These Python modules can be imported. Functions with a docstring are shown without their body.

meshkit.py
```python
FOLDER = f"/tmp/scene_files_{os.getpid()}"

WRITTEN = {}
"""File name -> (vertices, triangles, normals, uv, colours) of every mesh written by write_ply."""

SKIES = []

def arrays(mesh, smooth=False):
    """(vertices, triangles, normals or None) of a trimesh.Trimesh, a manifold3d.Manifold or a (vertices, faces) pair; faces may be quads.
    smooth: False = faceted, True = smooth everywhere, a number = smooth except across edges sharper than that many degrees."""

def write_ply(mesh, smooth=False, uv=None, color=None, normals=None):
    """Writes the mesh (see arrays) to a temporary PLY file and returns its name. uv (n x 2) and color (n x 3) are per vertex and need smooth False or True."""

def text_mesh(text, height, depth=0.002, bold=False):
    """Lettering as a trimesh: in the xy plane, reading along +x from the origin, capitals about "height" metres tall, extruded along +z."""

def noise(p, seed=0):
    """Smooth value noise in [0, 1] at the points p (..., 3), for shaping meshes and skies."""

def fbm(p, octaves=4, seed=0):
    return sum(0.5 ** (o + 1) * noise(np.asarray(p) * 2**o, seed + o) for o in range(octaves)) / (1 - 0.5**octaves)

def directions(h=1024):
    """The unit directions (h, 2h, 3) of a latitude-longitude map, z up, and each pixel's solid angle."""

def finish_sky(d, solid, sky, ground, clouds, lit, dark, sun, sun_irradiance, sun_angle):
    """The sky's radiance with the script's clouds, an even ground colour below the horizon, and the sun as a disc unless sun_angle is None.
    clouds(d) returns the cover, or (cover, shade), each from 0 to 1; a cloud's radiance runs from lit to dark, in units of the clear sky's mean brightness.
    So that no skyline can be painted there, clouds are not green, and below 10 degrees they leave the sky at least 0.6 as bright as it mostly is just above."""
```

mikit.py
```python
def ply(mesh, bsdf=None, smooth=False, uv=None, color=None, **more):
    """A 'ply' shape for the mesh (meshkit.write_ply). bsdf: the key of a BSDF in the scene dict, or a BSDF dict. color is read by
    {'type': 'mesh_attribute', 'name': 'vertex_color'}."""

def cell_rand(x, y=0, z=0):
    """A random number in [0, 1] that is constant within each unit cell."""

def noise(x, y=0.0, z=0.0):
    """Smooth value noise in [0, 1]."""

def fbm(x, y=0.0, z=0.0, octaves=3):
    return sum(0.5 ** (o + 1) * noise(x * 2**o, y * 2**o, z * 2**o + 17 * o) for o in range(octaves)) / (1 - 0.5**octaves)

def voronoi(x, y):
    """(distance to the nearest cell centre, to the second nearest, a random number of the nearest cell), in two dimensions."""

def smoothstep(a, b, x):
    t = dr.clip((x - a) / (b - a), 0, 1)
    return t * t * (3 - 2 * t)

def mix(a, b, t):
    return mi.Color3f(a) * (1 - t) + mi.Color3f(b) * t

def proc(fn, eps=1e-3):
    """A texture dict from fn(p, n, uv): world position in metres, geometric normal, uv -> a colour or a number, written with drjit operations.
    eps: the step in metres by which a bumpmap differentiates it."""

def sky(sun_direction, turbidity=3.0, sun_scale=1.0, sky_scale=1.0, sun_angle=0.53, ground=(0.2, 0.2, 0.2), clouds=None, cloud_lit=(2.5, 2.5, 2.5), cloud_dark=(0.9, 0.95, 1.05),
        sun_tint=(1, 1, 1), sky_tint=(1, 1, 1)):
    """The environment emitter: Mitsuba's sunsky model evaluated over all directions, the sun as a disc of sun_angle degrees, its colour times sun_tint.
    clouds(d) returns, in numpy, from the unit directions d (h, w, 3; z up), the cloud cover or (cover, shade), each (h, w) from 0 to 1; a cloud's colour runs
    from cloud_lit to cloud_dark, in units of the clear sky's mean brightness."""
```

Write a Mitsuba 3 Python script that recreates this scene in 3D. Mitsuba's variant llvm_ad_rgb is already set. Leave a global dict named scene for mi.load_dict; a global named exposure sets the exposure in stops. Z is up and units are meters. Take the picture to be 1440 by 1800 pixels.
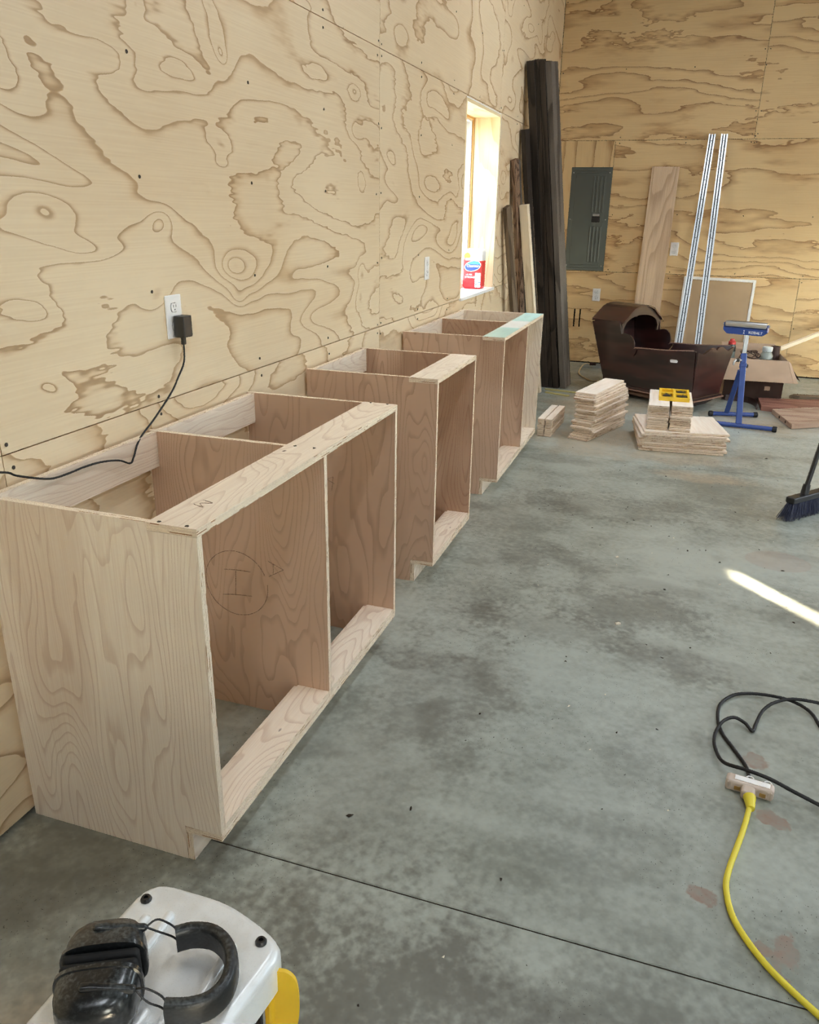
import math, random
import numpy as np, trimesh, drjit as dr, mitsuba as mi, mikit, meshkit
import manifold3d as m3
from shapely.geometry import Polygon, box as sbox, Point
from shapely.ops import unary_union
from mikit import noise, fbm, cell_rand, smoothstep, mix
T = mi.ScalarTransform4f
RNG = np.random.default_rng(7)

# ------------------------------------------------------------------ camera, sky, lamps, exposure
exposure = 0.43
EYE = np.array([1.4502, 0.0, 1.4803])
_p, _y, _r = -0.3593, -0.3226, 0.0164
_F = np.array([math.sin(_y) * math.cos(_p), math.cos(_y) * math.cos(_p), math.sin(_p)])
_R = np.array([math.cos(_y), -math.sin(_y), 0.0]); _U = np.cross(_R, _F)
_UP = -math.sin(_r) * _R + math.cos(_r) * _U
scene = {'camera': {'type': 'perspective', 'fov_axis': 'x', 'fov': math.degrees(2 * math.atan(720 / 1402.1)), 'near_clip': 0.05, 'far_clip': 200.0,
                    'to_world': T().look_at(origin=EYE.tolist(), target=(EYE + _F).tolist(), up=_UP.tolist())}}
labels = {}
SUN = np.array([0.68 * math.cos(math.radians(25.4)), -0.735 * math.cos(math.radians(25.4)), math.sin(math.radians(25.4))])


def clouds(d):
    c = meshkit.fbm(d * np.array([3.0, 3.0, 6.0]) + 11.0, 5)
    return np.clip((c - 0.42) * 4.0, 0, 1) * 0.85, np.clip((c - 0.6) * 2.0, 0, 0.6)


SKY_SCALE, SUN_SCALE, LAMP = 60.0, 34.0, 46.0
scene['sky'] = mikit.sky(SUN, turbidity=3.5, sun_scale=SUN_SCALE, sky_scale=SKY_SCALE, ground=(0.32, 0.30, 0.26), clouds=clouds, sun_tint=(0.92, 1.0, 1.12))
XR, YN, YB, ZC = 5.2, -3.0, 8.733, 3.66      # right wall, near wall, back wall, ceiling


# ------------------------------------------------------------------ helpers
def num(key):
    if key not in USED:
        USED.add(key); return key
    i = 1
    while f'{key}_{i:03d}' in USED:
        i += 1
    k = f'{key}_{i:03d}'; USED.add(k); return k


USED = set()


def thing(name, label, cat, group=None):
    k = num(name); labels[k] = {'label': label, 'category': cat}
    if group: labels[k]['group'] = group
    return k


def struct(name):
    k = num(name); labels[k] = {'kind': 'structure'}; return k


def put(key, mesh, mat, smooth=False, uv=None, to_world=None, label=None, kind=None):
    """ONE entry of the scene; key 'thing__part' gets a number when it is taken"""
    head, _, tail = key.rpartition('__')
    if tail and head:
        key = num(key)
    elif key not in USED:
        USED.add(key)
    if uv is None and isinstance(mesh, tuple) and len(mesh) == 3:
        mesh, uv = (mesh[0], mesh[1]), mesh[2]
    d = mikit.ply(mesh, mat, smooth=smooth, uv=uv)
    if to_world is not None: d['to_world'] = to_world
    scene[key] = d
    if label or kind:
        labels.setdefault(key, {})
        if label: labels[key]['label'] = label
        if kind: labels[key]['kind'] = kind
    return key


def part(parent, name, mesh, mat, **kw):
    return put(f'{parent}__{name}', mesh, mat, **kw)


def slab(poly, axis, d0, d1, grain=0, seed=0.0):
    """A sheet with outline poly (shapely, in the two other axes: x->(y,z), y->(x,z), z->(x,y)), from d0 to d1 along axis. uv: u runs along the grain plus 10*seed,
    v across it; on the sheet's edges v is 100 + the depth into its thickness."""
    if isinstance(poly, (tuple, list)): poly = sbox(*poly)
    m = trimesh.creation.extrude_polygon(poly, d1 - d0, engine='earcut')
    v, f = np.array(m.vertices), np.array(m.faces)
    tri = v[f]; nrm = np.cross(tri[:, 1] - tri[:, 0], tri[:, 2] - tri[:, 0])
    edge = np.abs(nrm[:, 2]) < 1e-9 * 0 + 1e-3 * np.linalg.norm(nrm, axis=1)
    V = tri.reshape(-1, 3); E = np.repeat(edge, 3)
    side = np.repeat(np.abs(nrm[:, 0]) > np.abs(nrm[:, 1]), 3)
    c = V[:, :2] - np.array(poly.centroid.coords[0])
    u, w = (c[:, 0], c[:, 1]) if grain == 0 else (c[:, 1], c[:, 0])
    along = np.where(side, c[:, 1], c[:, 0])
    flip = np.where(V[:, 2] > (d1 - d0) / 2, 0.0, 3.0)
    uv = np.stack([np.where(E, along, u) + 10.0 * seed, np.where(E, 100 + V[:, 2], w + flip)], 1)
    a, b, z = V[:, 0], V[:, 1], V[:, 2] + d0
    P = {'x': np.stack([z, a, b], 1), 'y': np.stack([a, z, b], 1), 'z': np.stack([a, b, z], 1)}[axis]
    F = np.arange(len(P)).reshape(-1, 3)
    if axis == 'y': F = F[:, ::-1]
    return P, F, uv


def cat(*ms):
    """joins (v, f, uv) or (v, f) meshes"""
    ms = [tup(m) for m in ms]
    off = np.cumsum([0] + [len(m[0]) for m in ms[:-1]])
    out = [np.vstack([m[0] for m in ms]), np.vstack([m[1] + o for m, o in zip(ms, off)])]
    if all(len(m) == 3 for m in ms): out.append(np.vstack([m[2] for m in ms]))
    return tuple(out)


def tup(m):
    if isinstance(m, tuple): return m
    if hasattr(m, 'to_mesh'):
        q = m.to_mesh(); return np.array(q.vert_properties[:, :3]), np.array(q.tri_verts)
    return np.array(m.vertices), np.array(m.faces)


def xf(m, M):
    m = tup(m); M = np.asarray(M, float)
    v = m[0] @ M[:3, :3].T + M[:3, 3]
    f = m[1] if np.linalg.det(M[:3, :3]) > 0 else m[1][:, ::-1]
    return (v, f) + tuple(m[2:])


def frame(o, x, y, z):
    M = np.eye(4); M[:3, 0], M[:3, 1], M[:3, 2], M[:3, 3] = x, y, z, o; return M


def rotz(a, o=(0, 0, 0)):
    c, s = math.cos(math.radians(a)), math.sin(math.radians(a))
    return frame(o, (c, s, 0), (-s, c, 0), (0, 0, 1))


def unit(v):
    v = np.asarray(v, float); return v / np.linalg.norm(v)


def chbox(lo, hi, c=0.003):
    """a box with chamfered edges"""
    lo, hi = np.array(lo, float), np.array(hi, float)
    c = min(c, 0.45 * (hi - lo).min())
    pts = []
    for s in np.ndindex(2, 2, 2):
        for k in range(3):
            p = np.where(np.array(s) == 0, lo + c, hi - c)
            p[k] = hi[k] if s[k] else lo[k]
            pts.append(p)
    return tup(trimesh.convex.convex_hull(np.array(pts)))


def rbox(lo, hi, r, n=4):
    """a box with rounded edges: hull of eight spheres"""
    lo, hi = np.array(lo, float), np.array(hi, float)
    s = trimesh.creation.icosphere(subdivisions=2, radius=r).vertices
    pts = [s + np.where(np.array(k) == 0, lo + r, hi - r) for k in np.ndindex(2, 2, 2)]
    return tup(trimesh.convex.convex_hull(np.vstack(pts)))


def spline(pts, n=10, closed=False):
    P = np.array(pts, float); m = len(P); out = []
    for i in range(m if closed else m - 1):
        a, b, c, d = (P[(i + k) % m] if closed else P[min(max(i + k, 0), m - 1)] for k in (-1, 0, 1, 2))
        for t in np.linspace(0, 1, n, endpoint=False):
            out.append(0.5 * (2 * b + (c - a) * t + (2 * a - 5 * b + 4 * c - d) * t * t + (3 * b - a - 3 * c + d) * t ** 3))
    if not closed: out.append(P[-1])
    return np.array(out)


def sweep(path, prof, closed=False, up=None, scale=None):
    """sweeps a closed 2-d profile (k x 2) along a path with capped ends; up keeps the profile's second axis near that direction"""
    P = np.array(path, float); prof = np.array(prof, float); k = len(prof); n = len(P)
    if closed: t = np.roll(P, -1, 0) - np.roll(P, 1, 0)
    else: t = np.gradient(P, axis=0)
    t /= np.linalg.norm(t, axis=1, keepdims=True) + 1e-12
    a = np.zeros_like(P); b = np.zeros_like(P)
    ref = np.array(up if up is not None else ([0, 0, 1] if abs(t[0][2]) < 0.9 else [1, 0, 0]), float)
    for i in range(n):
        x = np.cross(t[i], ref); x /= np.linalg.norm(x) + 1e-12
        a[i] = x; b[i] = np.cross(x, t[i])
        if up is None: ref = b[i]
    s = np.ones(n) if scale is None else np.broadcast_to(scale, (n,))
    V = (P[:, None] + s[:, None, None] * (prof[None, :, :1] * a[:, None] + prof[None, :, 1:] * b[:, None])).reshape(-1, 3)
    i, j = np.meshgrid(np.arange(n if closed else n - 1), np.arange(k), indexing='ij'); i2 = (i + 1) % n; j2 = (j + 1) % k
    q = np.stack([i * k + j, i * k + j2, i2 * k + j2, i2 * k + j], -1).reshape(-1, 4)
    F = np.vstack([q[:, [0, 1, 2]], q[:, [0, 2, 3]]])
    if not closed:
        c0, c1 = len(V), len(V) + 1
        V = np.vstack([V, P[0], P[-1]]); jj = np.arange(k)
        F = np.vstack([F, np.stack([jj * 0 + c0, (jj + 1) % k, jj], 1), np.stack([jj * 0 + c1, (n - 1) * k + jj, (n - 1) * k + (jj + 1) % k], 1)])
    vol = np.einsum('ij,ij->i', V[F[:, 0]], np.cross(V[F[:, 1]], V[F[:, 2]])).sum()
    return V, (F if vol > 0 else F[:, ::-1])


def ring(r, k=10):
    a = np.arange(k) * 2 * math.pi / k
    return np.stack([r * np.cos(a), r * np.sin(a)], 1)


def tube(path, r, k=10, **kw):
    return sweep(path, ring(r, k), **kw)


def cyl(p0, p1, r, k=20, ch=0.0):
    p0, p1 = np.array(p0, float), np.array(p1, float)
    if ch:
        d = unit(p1 - p0)
        return sweep([p0, p0 + d * ch * 0.02 + d * 1e-5, p0 + d * ch, p1 - d * ch, p1 - d * ch * 0.02 - d * 1e-5, p1], ring(r, k), scale=[1 - ch / r, 1 - ch / r, 1, 1, 1 - ch / r, 1 - ch / r])
    return sweep([p0, p1], ring(r, k))


def lathe(prof, o, axis=(0, 0, 1), k=28):
    """revolves (radius, height) points about the axis through o"""
    z = unit(axis); x = unit(np.cross(z, (0, 1, 0) if abs(z[1]) < 0.9 else (1, 0, 0))); y = np.cross(z, x)
    m = trimesh.creation.revolve(np.array(prof, float), sections=k)
    return xf(m, frame(o, x, y, z))


def ebar(p0, p1, w, t, wdir, ch=0.003):
    """a rectangular bar from p0 to p1, w wide along wdir, t thick"""
    p0, p1 = np.array(p0, float), np.array(p1, float)
    z = unit(p1 - p0); x = unit(np.array(wdir, float) - z * np.dot(wdir, z)); y = np.cross(z, x)
    return xf(chbox((-w / 2, -t / 2, 0), (w / 2, t / 2, np.linalg.norm(p1 - p0)), ch), frame(p0, x, y, z))


def plank(p0, p1, w, t, wdir, seed=0.0, drop=True, poly=None):
    """a board with uv grain along its length; dropped so that its lowest corner stands on the floor"""
    p0, p1 = np.array(p0, float), np.array(p1, float)
    z = unit(p1 - p0); x = unit(np.array(wdir, float) - z * np.dot(wdir, z)); y = np.cross(z, x)
    L = np.linalg.norm(p1 - p0)
    m = slab(poly if poly is not None else (0, -w / 2, L, w / 2), 'z', -t / 2, t / 2, 0, seed)
    m = xf(m, frame(p0, z, x, y))
    if drop: m[0][:, 2] -= m[0][:, 2].min() - 0.001
    return m


# ------------------------------------------------------------------ materials
def mat(name, color, rough=0.5, spec=0.4, metallic=0.0, bump=None, bscale=1.0, **kw):
    b = {'type': 'principled', 'base_color': {'type': 'rgb', 'value': list(color)} if not isinstance(color, dict) else color, 'roughness': rough, 'metallic': metallic, **kw}
    if metallic == 0.0: b['specular'] = spec
    if bump is not None: b = {'type': 'bumpmap', 'nested': b, 'tex': bump, 'scale': bscale}
    scene[name] = {'type': 'twosided', 'bsdf': b} if not kw.get('spec_trans') else b
    return name


def C(r, g, b):
    """sRGB 0..255 to linear"""
    return [((x / 255 + 0.055) / 1.055) ** 2.4 if x > 10 else x / 255 / 12.92 for x in (r, g, b)]


def plies(v, u, light, dark, n=7.0, t=0.018):
    """the striped edge of plywood"""
    d = (v - 100) / t * n
    s = d - dr.floor(d)
    line = smoothstep(0.16, 0.05, dr.minimum(s, 1 - s)) * 0.55
    odd = cell_rand(dr.floor(d), dr.floor(u * 3.0))
    void = smoothstep(0.72, 0.8, noise(u * 26, dr.floor(d) * 7.3)) * dr.select(odd > 0.55, 1.0, 0.0)
    return mix(light, dark, dr.clip(line + 0.25 * odd + void * 0.9, 0, 1))


def birch_fn(p, n, uv):
    u, v = uv.x, uv.y
    s = dr.floor((u + 5) / 10); ul = u - 10 * s; r = cell_rand(s, 3.0); r2 = cell_rand(s, 9.0)
    o = s * 5.71
    wx = ul * 1.1 + o + 0.25 * noise(ul * 3.5, v * 9, o)
    h = fbm(wx, v * 4.6 + o * 1.7, o, 2) + 0.10 * noise(ul * 4, v * 24, o)
    c = (h + 0.012 * (noise(ul * 16, v * 60, o + 5) - 0.5)) * 30.0; f = c - dr.floor(c)
    line = smoothstep(0.62, 0.96, f) * smoothstep(1.0, 0.96, f)
    fibre = noise(ul * 9, v * 420, o)
    brown = dr.select((s > 199.5) & (s < 290), 1.0, 0.0)
    heart = (0.35 + 0.65 * brown) * smoothstep(0.60 - 0.08 * brown, 0.70 - 0.10 * brown, fbm(ul * 0.9 + 31 + o, v * 3.1 + 0.3 * noise(ul * 5, v * 14, o), o + 4, 2) + 0.10 * (h - 0.5)) * dr.select((r2 > 0.35) | (brown > 0.5), 1.0, 0.25)
    col = mix(mix(C(243, 232, 214), C(236, 221, 200), r), C(188, 152, 126), dr.select((s > 199.5) & (s < 290), 0.85, 0.0))
    col = mix(col, mix(C(166, 126, 98), C(140, 104, 80), brown), heart * 0.7)
    col = mix(col, mix(C(168, 130, 102), C(132, 92, 66), brown), line * (1.0 + 0.1 * brown) * (0.16 + 0.24 * noise(ul * 2.5, v * 6, o + 3) + 0.25 * heart))
    col = mix(col, C(196, 164, 138), fibre * 0.30)
    kd = dr.sqrt(dr.square(ul - (cell_rand(s, 21.0) - 0.5) * 0.5) + dr.square((v - (cell_rand(s, 22.0) - 0.5) * 0.35) * 2.2))
    col = mix(col, C(86, 56, 38), smoothstep(0.016, 0.004, kd + 0.008 * noise(ul * 60, v * 60)) * 0.85)
    return mi.Color3f(dr.select(v > 50, plies(v, ul, C(246, 232, 208), C(150, 112, 78)), col))


def grain_fn(light, dark, lines=9.0, fib=0.35, edge=None, along=0.8, across=6.0):
    """plain sawn wood: long stripes and a fibre, from the board's uv"""
    def fn(p, n, uv):
        u, v = uv.x, uv.y
        s = dr.floor((u + 5) / 10); ul = u - 10 * s; o = s * 3.37
        v2 = dr.select(v > 50, v - 100 + 0.7, v)
        h = fbm(ul * along + o, v2 * across + o, o, 3)
        c = h * lines; f = c - dr.floor(c)
        k = smoothstep(0.35, 0.95, f) * smoothstep(1.0, 0.93, f) * 0.7 + fib * noise(ul * 8, v2 * 300, o)
        tone = 0.85 + 0.3 * cell_rand(s, 5.0)
        return mix(light, dark, dr.clip(k, 0, 1)) * tone
    return fn


def pine_fn(bumps, light, mid, dark, N, sx, sy, jag, seedk=1.0, streak=0.0, tilt=0.3, w0=0.16, zig=0.0):
    """rotary-cut pine plywood: growth rings cut flat, so each ring is a closed, one-sided brown contour. u runs along the sheet's grain."""
    def fn(p, n, uv):
        u, v = uv.x, uv.y
        s = dr.floor((u + 5) / 10); ul = u - 10 * s; o = s * 4.13 * seedk
        w = 0.14 * (noise(ul * 2.1, v * 3.1, o + 3) - 0.5)
        a, b = ul + w, v + 0.09 * (noise(ul * 2.6 + 9, v * 2.4, o + 5) - 0.5)
        h = fbm(a * sx + o, b * sy + o * 1.3, o, 3) + tilt * b
        for (bu, bv, ru, rv, am) in bumps:
            h = h + am * dr.exp(-(dr.square((a - bu) / ru) + dr.square((b - bv) / rv)))
        rough = 0.25 + 0.75 * smoothstep(0.35, 0.65, noise(ul * 1.9 + 5, v * 2.7, o + 21))        # in places the ring is torn into short steps along the grain
        h = h + jag * rough * ((noise(ul * 11, v * 40, o + 7) - 0.5) + 0.7 * (noise(ul * 26, v * 120, o + 8) - 0.5))
        if zig: h = h + zig * (fbm(ul * 3.4 + 4, v * 17, o + 31, 3) - 0.5)
        h = h + 0.018 * (fbm(ul * 9 + 2, v * 15, o + 17, 3) - 0.5)
        c = h * N; f = c - dr.floor(c)
        wide = w0 + 0.42 * noise(a * 2.3 + 3, b * 3.1, o + 11)
        band = smoothstep(1.0 - wide, 1.0, f); band = band * band * smoothstep(1.0, 0.985, f)
        core = smoothstep(0.88, 0.97, f) * smoothstep(1.0, 0.975, f)
        fib = noise(ul * 6, v * 300, o) - 0.5
        mott = fbm(ul * 1.7 + 4, v * 2.2, o + 2, 3) - 0.5
        col = mix(light, mid, dr.clip(0.10 + 0.55 * band + 0.16 * fib + 0.5 * mott + streak * noise(ul * 0.8, v * 22, o), 0, 1))
        col = mix(col, dark, dr.clip(core * (0.16 + 0.42 * noise(ul * 3, v * 5, o + 13)) + 0.16 * band, 0, 0.8))
        return mi.Color3f(dr.select(v > 50, plies(v, ul, C(225, 200, 160), C(120, 90, 60), 5.0, 0.012), col))
    return fn


BUMP_NEAR = [(-1.066, .209, .101, .102, .3), (-.656, .274, .088, .034, -.16), (-.522, .393, .026, .022, .1), (-.184, .487, .027, .022, .1), (-.153, .381, .028, .026, .12), (-.169, .406, .089, .098, .14),
             (-.355, .266, .112, .031, .14), (.058, .245, .2, .051, -.14), (.536, .414, .218, .053, .15), (.619, -.017, .264, .114, .2), (-.132, -.265, .119, .093, .2), (-.166, -.245, .048, .037, .12),
             (-.143, -.36, .044, .034, .12), (.944, .385, .071, .03, .14), (.947, .231, .066, .034, .12), (.943, .025, .057, .056, -.12), (.95, -.338, .053, .054, .14), (.934, -.439, .053, .048, .12),
             (-.204, .137, .062, .03, .16), (-.21, .088, .04, .019, .12), (-1.03, -.089, .104, .046, .16), (-.507, -.095, .061, .039, -.15), (-1.027, .012, .268, .03, -.1), (-.892, -.148, .261, .023, .1),
             (-1.024, -.324, .086, .028, .15), (-.527, -.314, .071, .041, .12), (.574, -.338, .341, .048, .12), (-1.04, -.501, .056, .028, .12), (.507, -.518, .239, .049, .14)]
BUMP_FAR = [(-.362, .466, .269, .066, .2), (-.328, .09, .263, .056, .2), (-1.058, .153, .082, .054, .15), (-1.08, .037, .082, .04, .12), (.092, .073, .109, .082, .14), (-.948, -.202, .149, .141, .12),
            (-.362, -.154, .475, .048, -.1), (-.94, -.487, .153, .049, .12), (.057, -.158, .11, .057, .1), (.7, .2, .12, .05, .14), (.9, -.3, .2, .08, .12)]
PL, PM, PD = C(226, 207, 175), C(190, 157, 115), C(148, 114, 74)
BL, BM, BD = C(222, 194, 146), C(178, 136, 86), C(128, 88, 48)
mat('ply_near', mikit.proc(pine_fn(BUMP_NEAR, PL, PM, PD, 10.0, 0.85, 2.0, 0.024, 1.0, 0.0, 0.2)), 0.55, 0.3)
mat('ply_wall', mikit.proc(pine_fn(BUMP_FAR, PL, PM, PD, 10.0, 0.9, 2.1, 0.024, 1.0, 0.0, 0.2)), 0.55, 0.3)
mat('ply_back', mikit.proc(pine_fn([(.3, .1, .5, .1, .2), (-.5, -.2, .4, .06, .2), (.75, -.3, .2, .05, .15), (-.2, .35, .35, .05, -.15)], BL, BM, BD, 8.0, 0.50, 2.0, 0.04, 1.7, 0.10, 0.5, 0.42, 0.11)), 0.5, 0.35)
mat('birch', mikit.proc(birch_fn), 0.42, 0.45)
def patched_fn(p, n, uv):  # birch with pale teal towards both ends and whitish between
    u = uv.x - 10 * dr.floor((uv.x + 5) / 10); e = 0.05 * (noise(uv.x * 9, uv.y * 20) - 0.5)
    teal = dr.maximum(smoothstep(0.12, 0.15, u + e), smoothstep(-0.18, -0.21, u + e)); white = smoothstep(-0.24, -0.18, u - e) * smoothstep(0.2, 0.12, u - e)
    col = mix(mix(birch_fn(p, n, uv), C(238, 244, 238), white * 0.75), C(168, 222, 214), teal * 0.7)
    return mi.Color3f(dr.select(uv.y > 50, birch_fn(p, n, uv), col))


mat('birch_patched', mikit.proc(patched_fn), 0.42, 0.45)
mat('dark_gap', C(22, 17, 13), 0.9, 0.1)
mat('screw_dark', C(36, 30, 26), 0.5, 0.5, 0.0)
mat('white_plastic', C(240, 240, 238), 0.35, 0.5)
mat('white_paint', C(236, 236, 232), 0.7, 0.3)
mat('ceiling_grey', C(128, 124, 118), 0.8, 0.2)
mat('black_plastic', C(17, 18, 20), 0.4, 0.5)
mat('black_rubber', C(13, 14, 15), 0.55, 0.4)
mat('steel', C(205, 208, 210), 0.3, metallic=1.0)


mat('joint_dust', C(84, 76, 64), 0.9, 0.1)


# concrete, in metres of the floor; stains and broader darker areas have places of their own
STAINS_AND_DARK_AREAS = [(1.35, 3.0, .32, .2, .5), (1.1, 2.75, .3, .14, .35), (1.55, 2.62, .2, .12, .35), (1.0, 3.4, .25, .12, .25), (1.2, 4.2, .5, .2, .3), (0.8, 2.2, .3, .35, .18), (1.15, 1.1, .3, .16, .25), (.45, .95, .75, .5, .36), (1.15, .95, .7, .4, .20), (1.6, 1.1, .5, .25, .18), (.75, 1.9, .3, .9, .25), (.75, 3.4, .25, 1.0, .22)]  # later entries broadly darken the floor at the front and along the cabinets
RUST = [(1.80, 2.145, .045, .04), (1.825, 1.90, .04, .035), (1.66, 1.575, .035, .03), (1.83, 1.47, .03, .055), (1.78, 1.47, .025, .02)]
DUST = [(1.0, 5.6, .5, .45), (1.5, 5.35, .45, .22), (2.2, 6.6, .5, .4), (1.7, 4.95, .3, .12), (.45, .55, .35, .4), (.9, 6.7, .5, .5)]


def floor_fn(p, n, uv):
    x, y = p.x, p.y
    a = fbm(x * 1.1 + 3, y * 1.1 + 7, 0.0, 6); b = fbm(x * 6, y * 6, 2.0, 5); c = fbm(x * 60, y * 60, 5.0, 3)
    wisp = fbm(x * 3.1 + 0.8 * b, y * 13 + 1.2 * a, 6.0, 4)
    t = 0.46 * a + 0.22 * b + 0.16 * c + 0.16 * wisp
    col = mix(C(110, 112, 104), C(160, 163, 156), smoothstep(0.28, 0.72, t))
    tint = noise(x * 0.9 + 40, y * 0.9, 3.0)
    col = col * mix((0.99, 1.0, 0.95), (0.96, 1.02, 1.03), tint)
    k = mi.Float(0)
    ragged = 0.9 * (b - 0.5) + 0.5 * (c - 0.5)
    for (sx, sy, rx, ry, am) in STAINS_AND_DARK_AREAS:
        q = dr.square((x - sx) / rx) + dr.square((y - sy) / ry)
        k += am * smoothstep(1.6, 0.0, q + 2.2 * ragged)
    k += 0.5 * smoothstep(0.60, 0.74, fbm(x * 2.3 + 9, y * 3.4, 8.0, 4)) * 0.6
    col = mix(col, C(66, 61, 53), dr.clip(k * 0.8, 0, 0.6))
    k = mi.Float(0)
    for (sx, sy, rx, ry) in RUST:
        q = dr.sqrt(dr.square((x - sx) / rx) + dr.square((y - sy) / ry))
        k = dr.maximum(k, smoothstep(1.05, 0.75, q + 1.3 * (fbm(x * 40, y * 40, 3.0, 3) - 0.5)))
    col = mix(col, C(128, 104, 90), k * (0.15 + 0.9 * c))
    k = mi.Float(0)
    for (sx, sy, rx, ry) in DUST:
        q = dr.square((x - sx) / rx) + dr.square((y - sy) / ry)
        k = dr.maximum(k, smoothstep(1.4, 0.1, q + 1.6 * (b - 0.5)))
    col = mix(col, C(162, 142, 116), k * (0.22 + 0.40 * c))
    ring_ = dr.sqrt(dr.square((x - 1.99) / 0.15) + dr.square((y - 3.74) / 0.13)) + 0.25 * (b - 0.5)
    col = mix(col, C(150, 132, 122), 0.35 * smoothstep(1.0, 0.9, ring_))
    sp = smoothstep(0.93, 0.96, noise(x * 300, y * 300, 9.0)) * smoothstep(0.5, 0.75, noise(x * 5, y * 5, 4.0))
    return mix(col, C(40, 38, 34), sp * 0.8)


def floor_rough(p, n, uv):
    return 0.27 + 0.30 * fbm(p.x * 2.4, p.y * 2.4, 1.0, 3)


scene['concrete'] = {'type': 'twosided', 'bsdf': {'type': 'principled', 'base_color': mikit.proc(floor_fn), 'roughness': mikit.proc(floor_rough), 'specular': 0.45}}

# ------------------------------------------------------------------ the room
fl = struct('floor')
put(fl, chbox((-0.3, YN - 0.1, -0.12), (XR + 0.2, YB + 0.2, -0.006), 0.001), 'joint_dust')
ys = [YN - 0.1, -2.42, 1.348, 5.118, YB + 0.2]
for ya, yb in zip(ys[:-1], ys[1:]):
    for xa, xb in ((-0.02, 2.86), (2.86, XR + 0.2)):
        part(fl, 'concrete_slab', chbox((xa + (0.0016 if xa > 0 else 0), ya + 0.0016, -0.0055), (xb - 0.0016, yb - 0.0016, 0), 0.0025), 'concrete')

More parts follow.
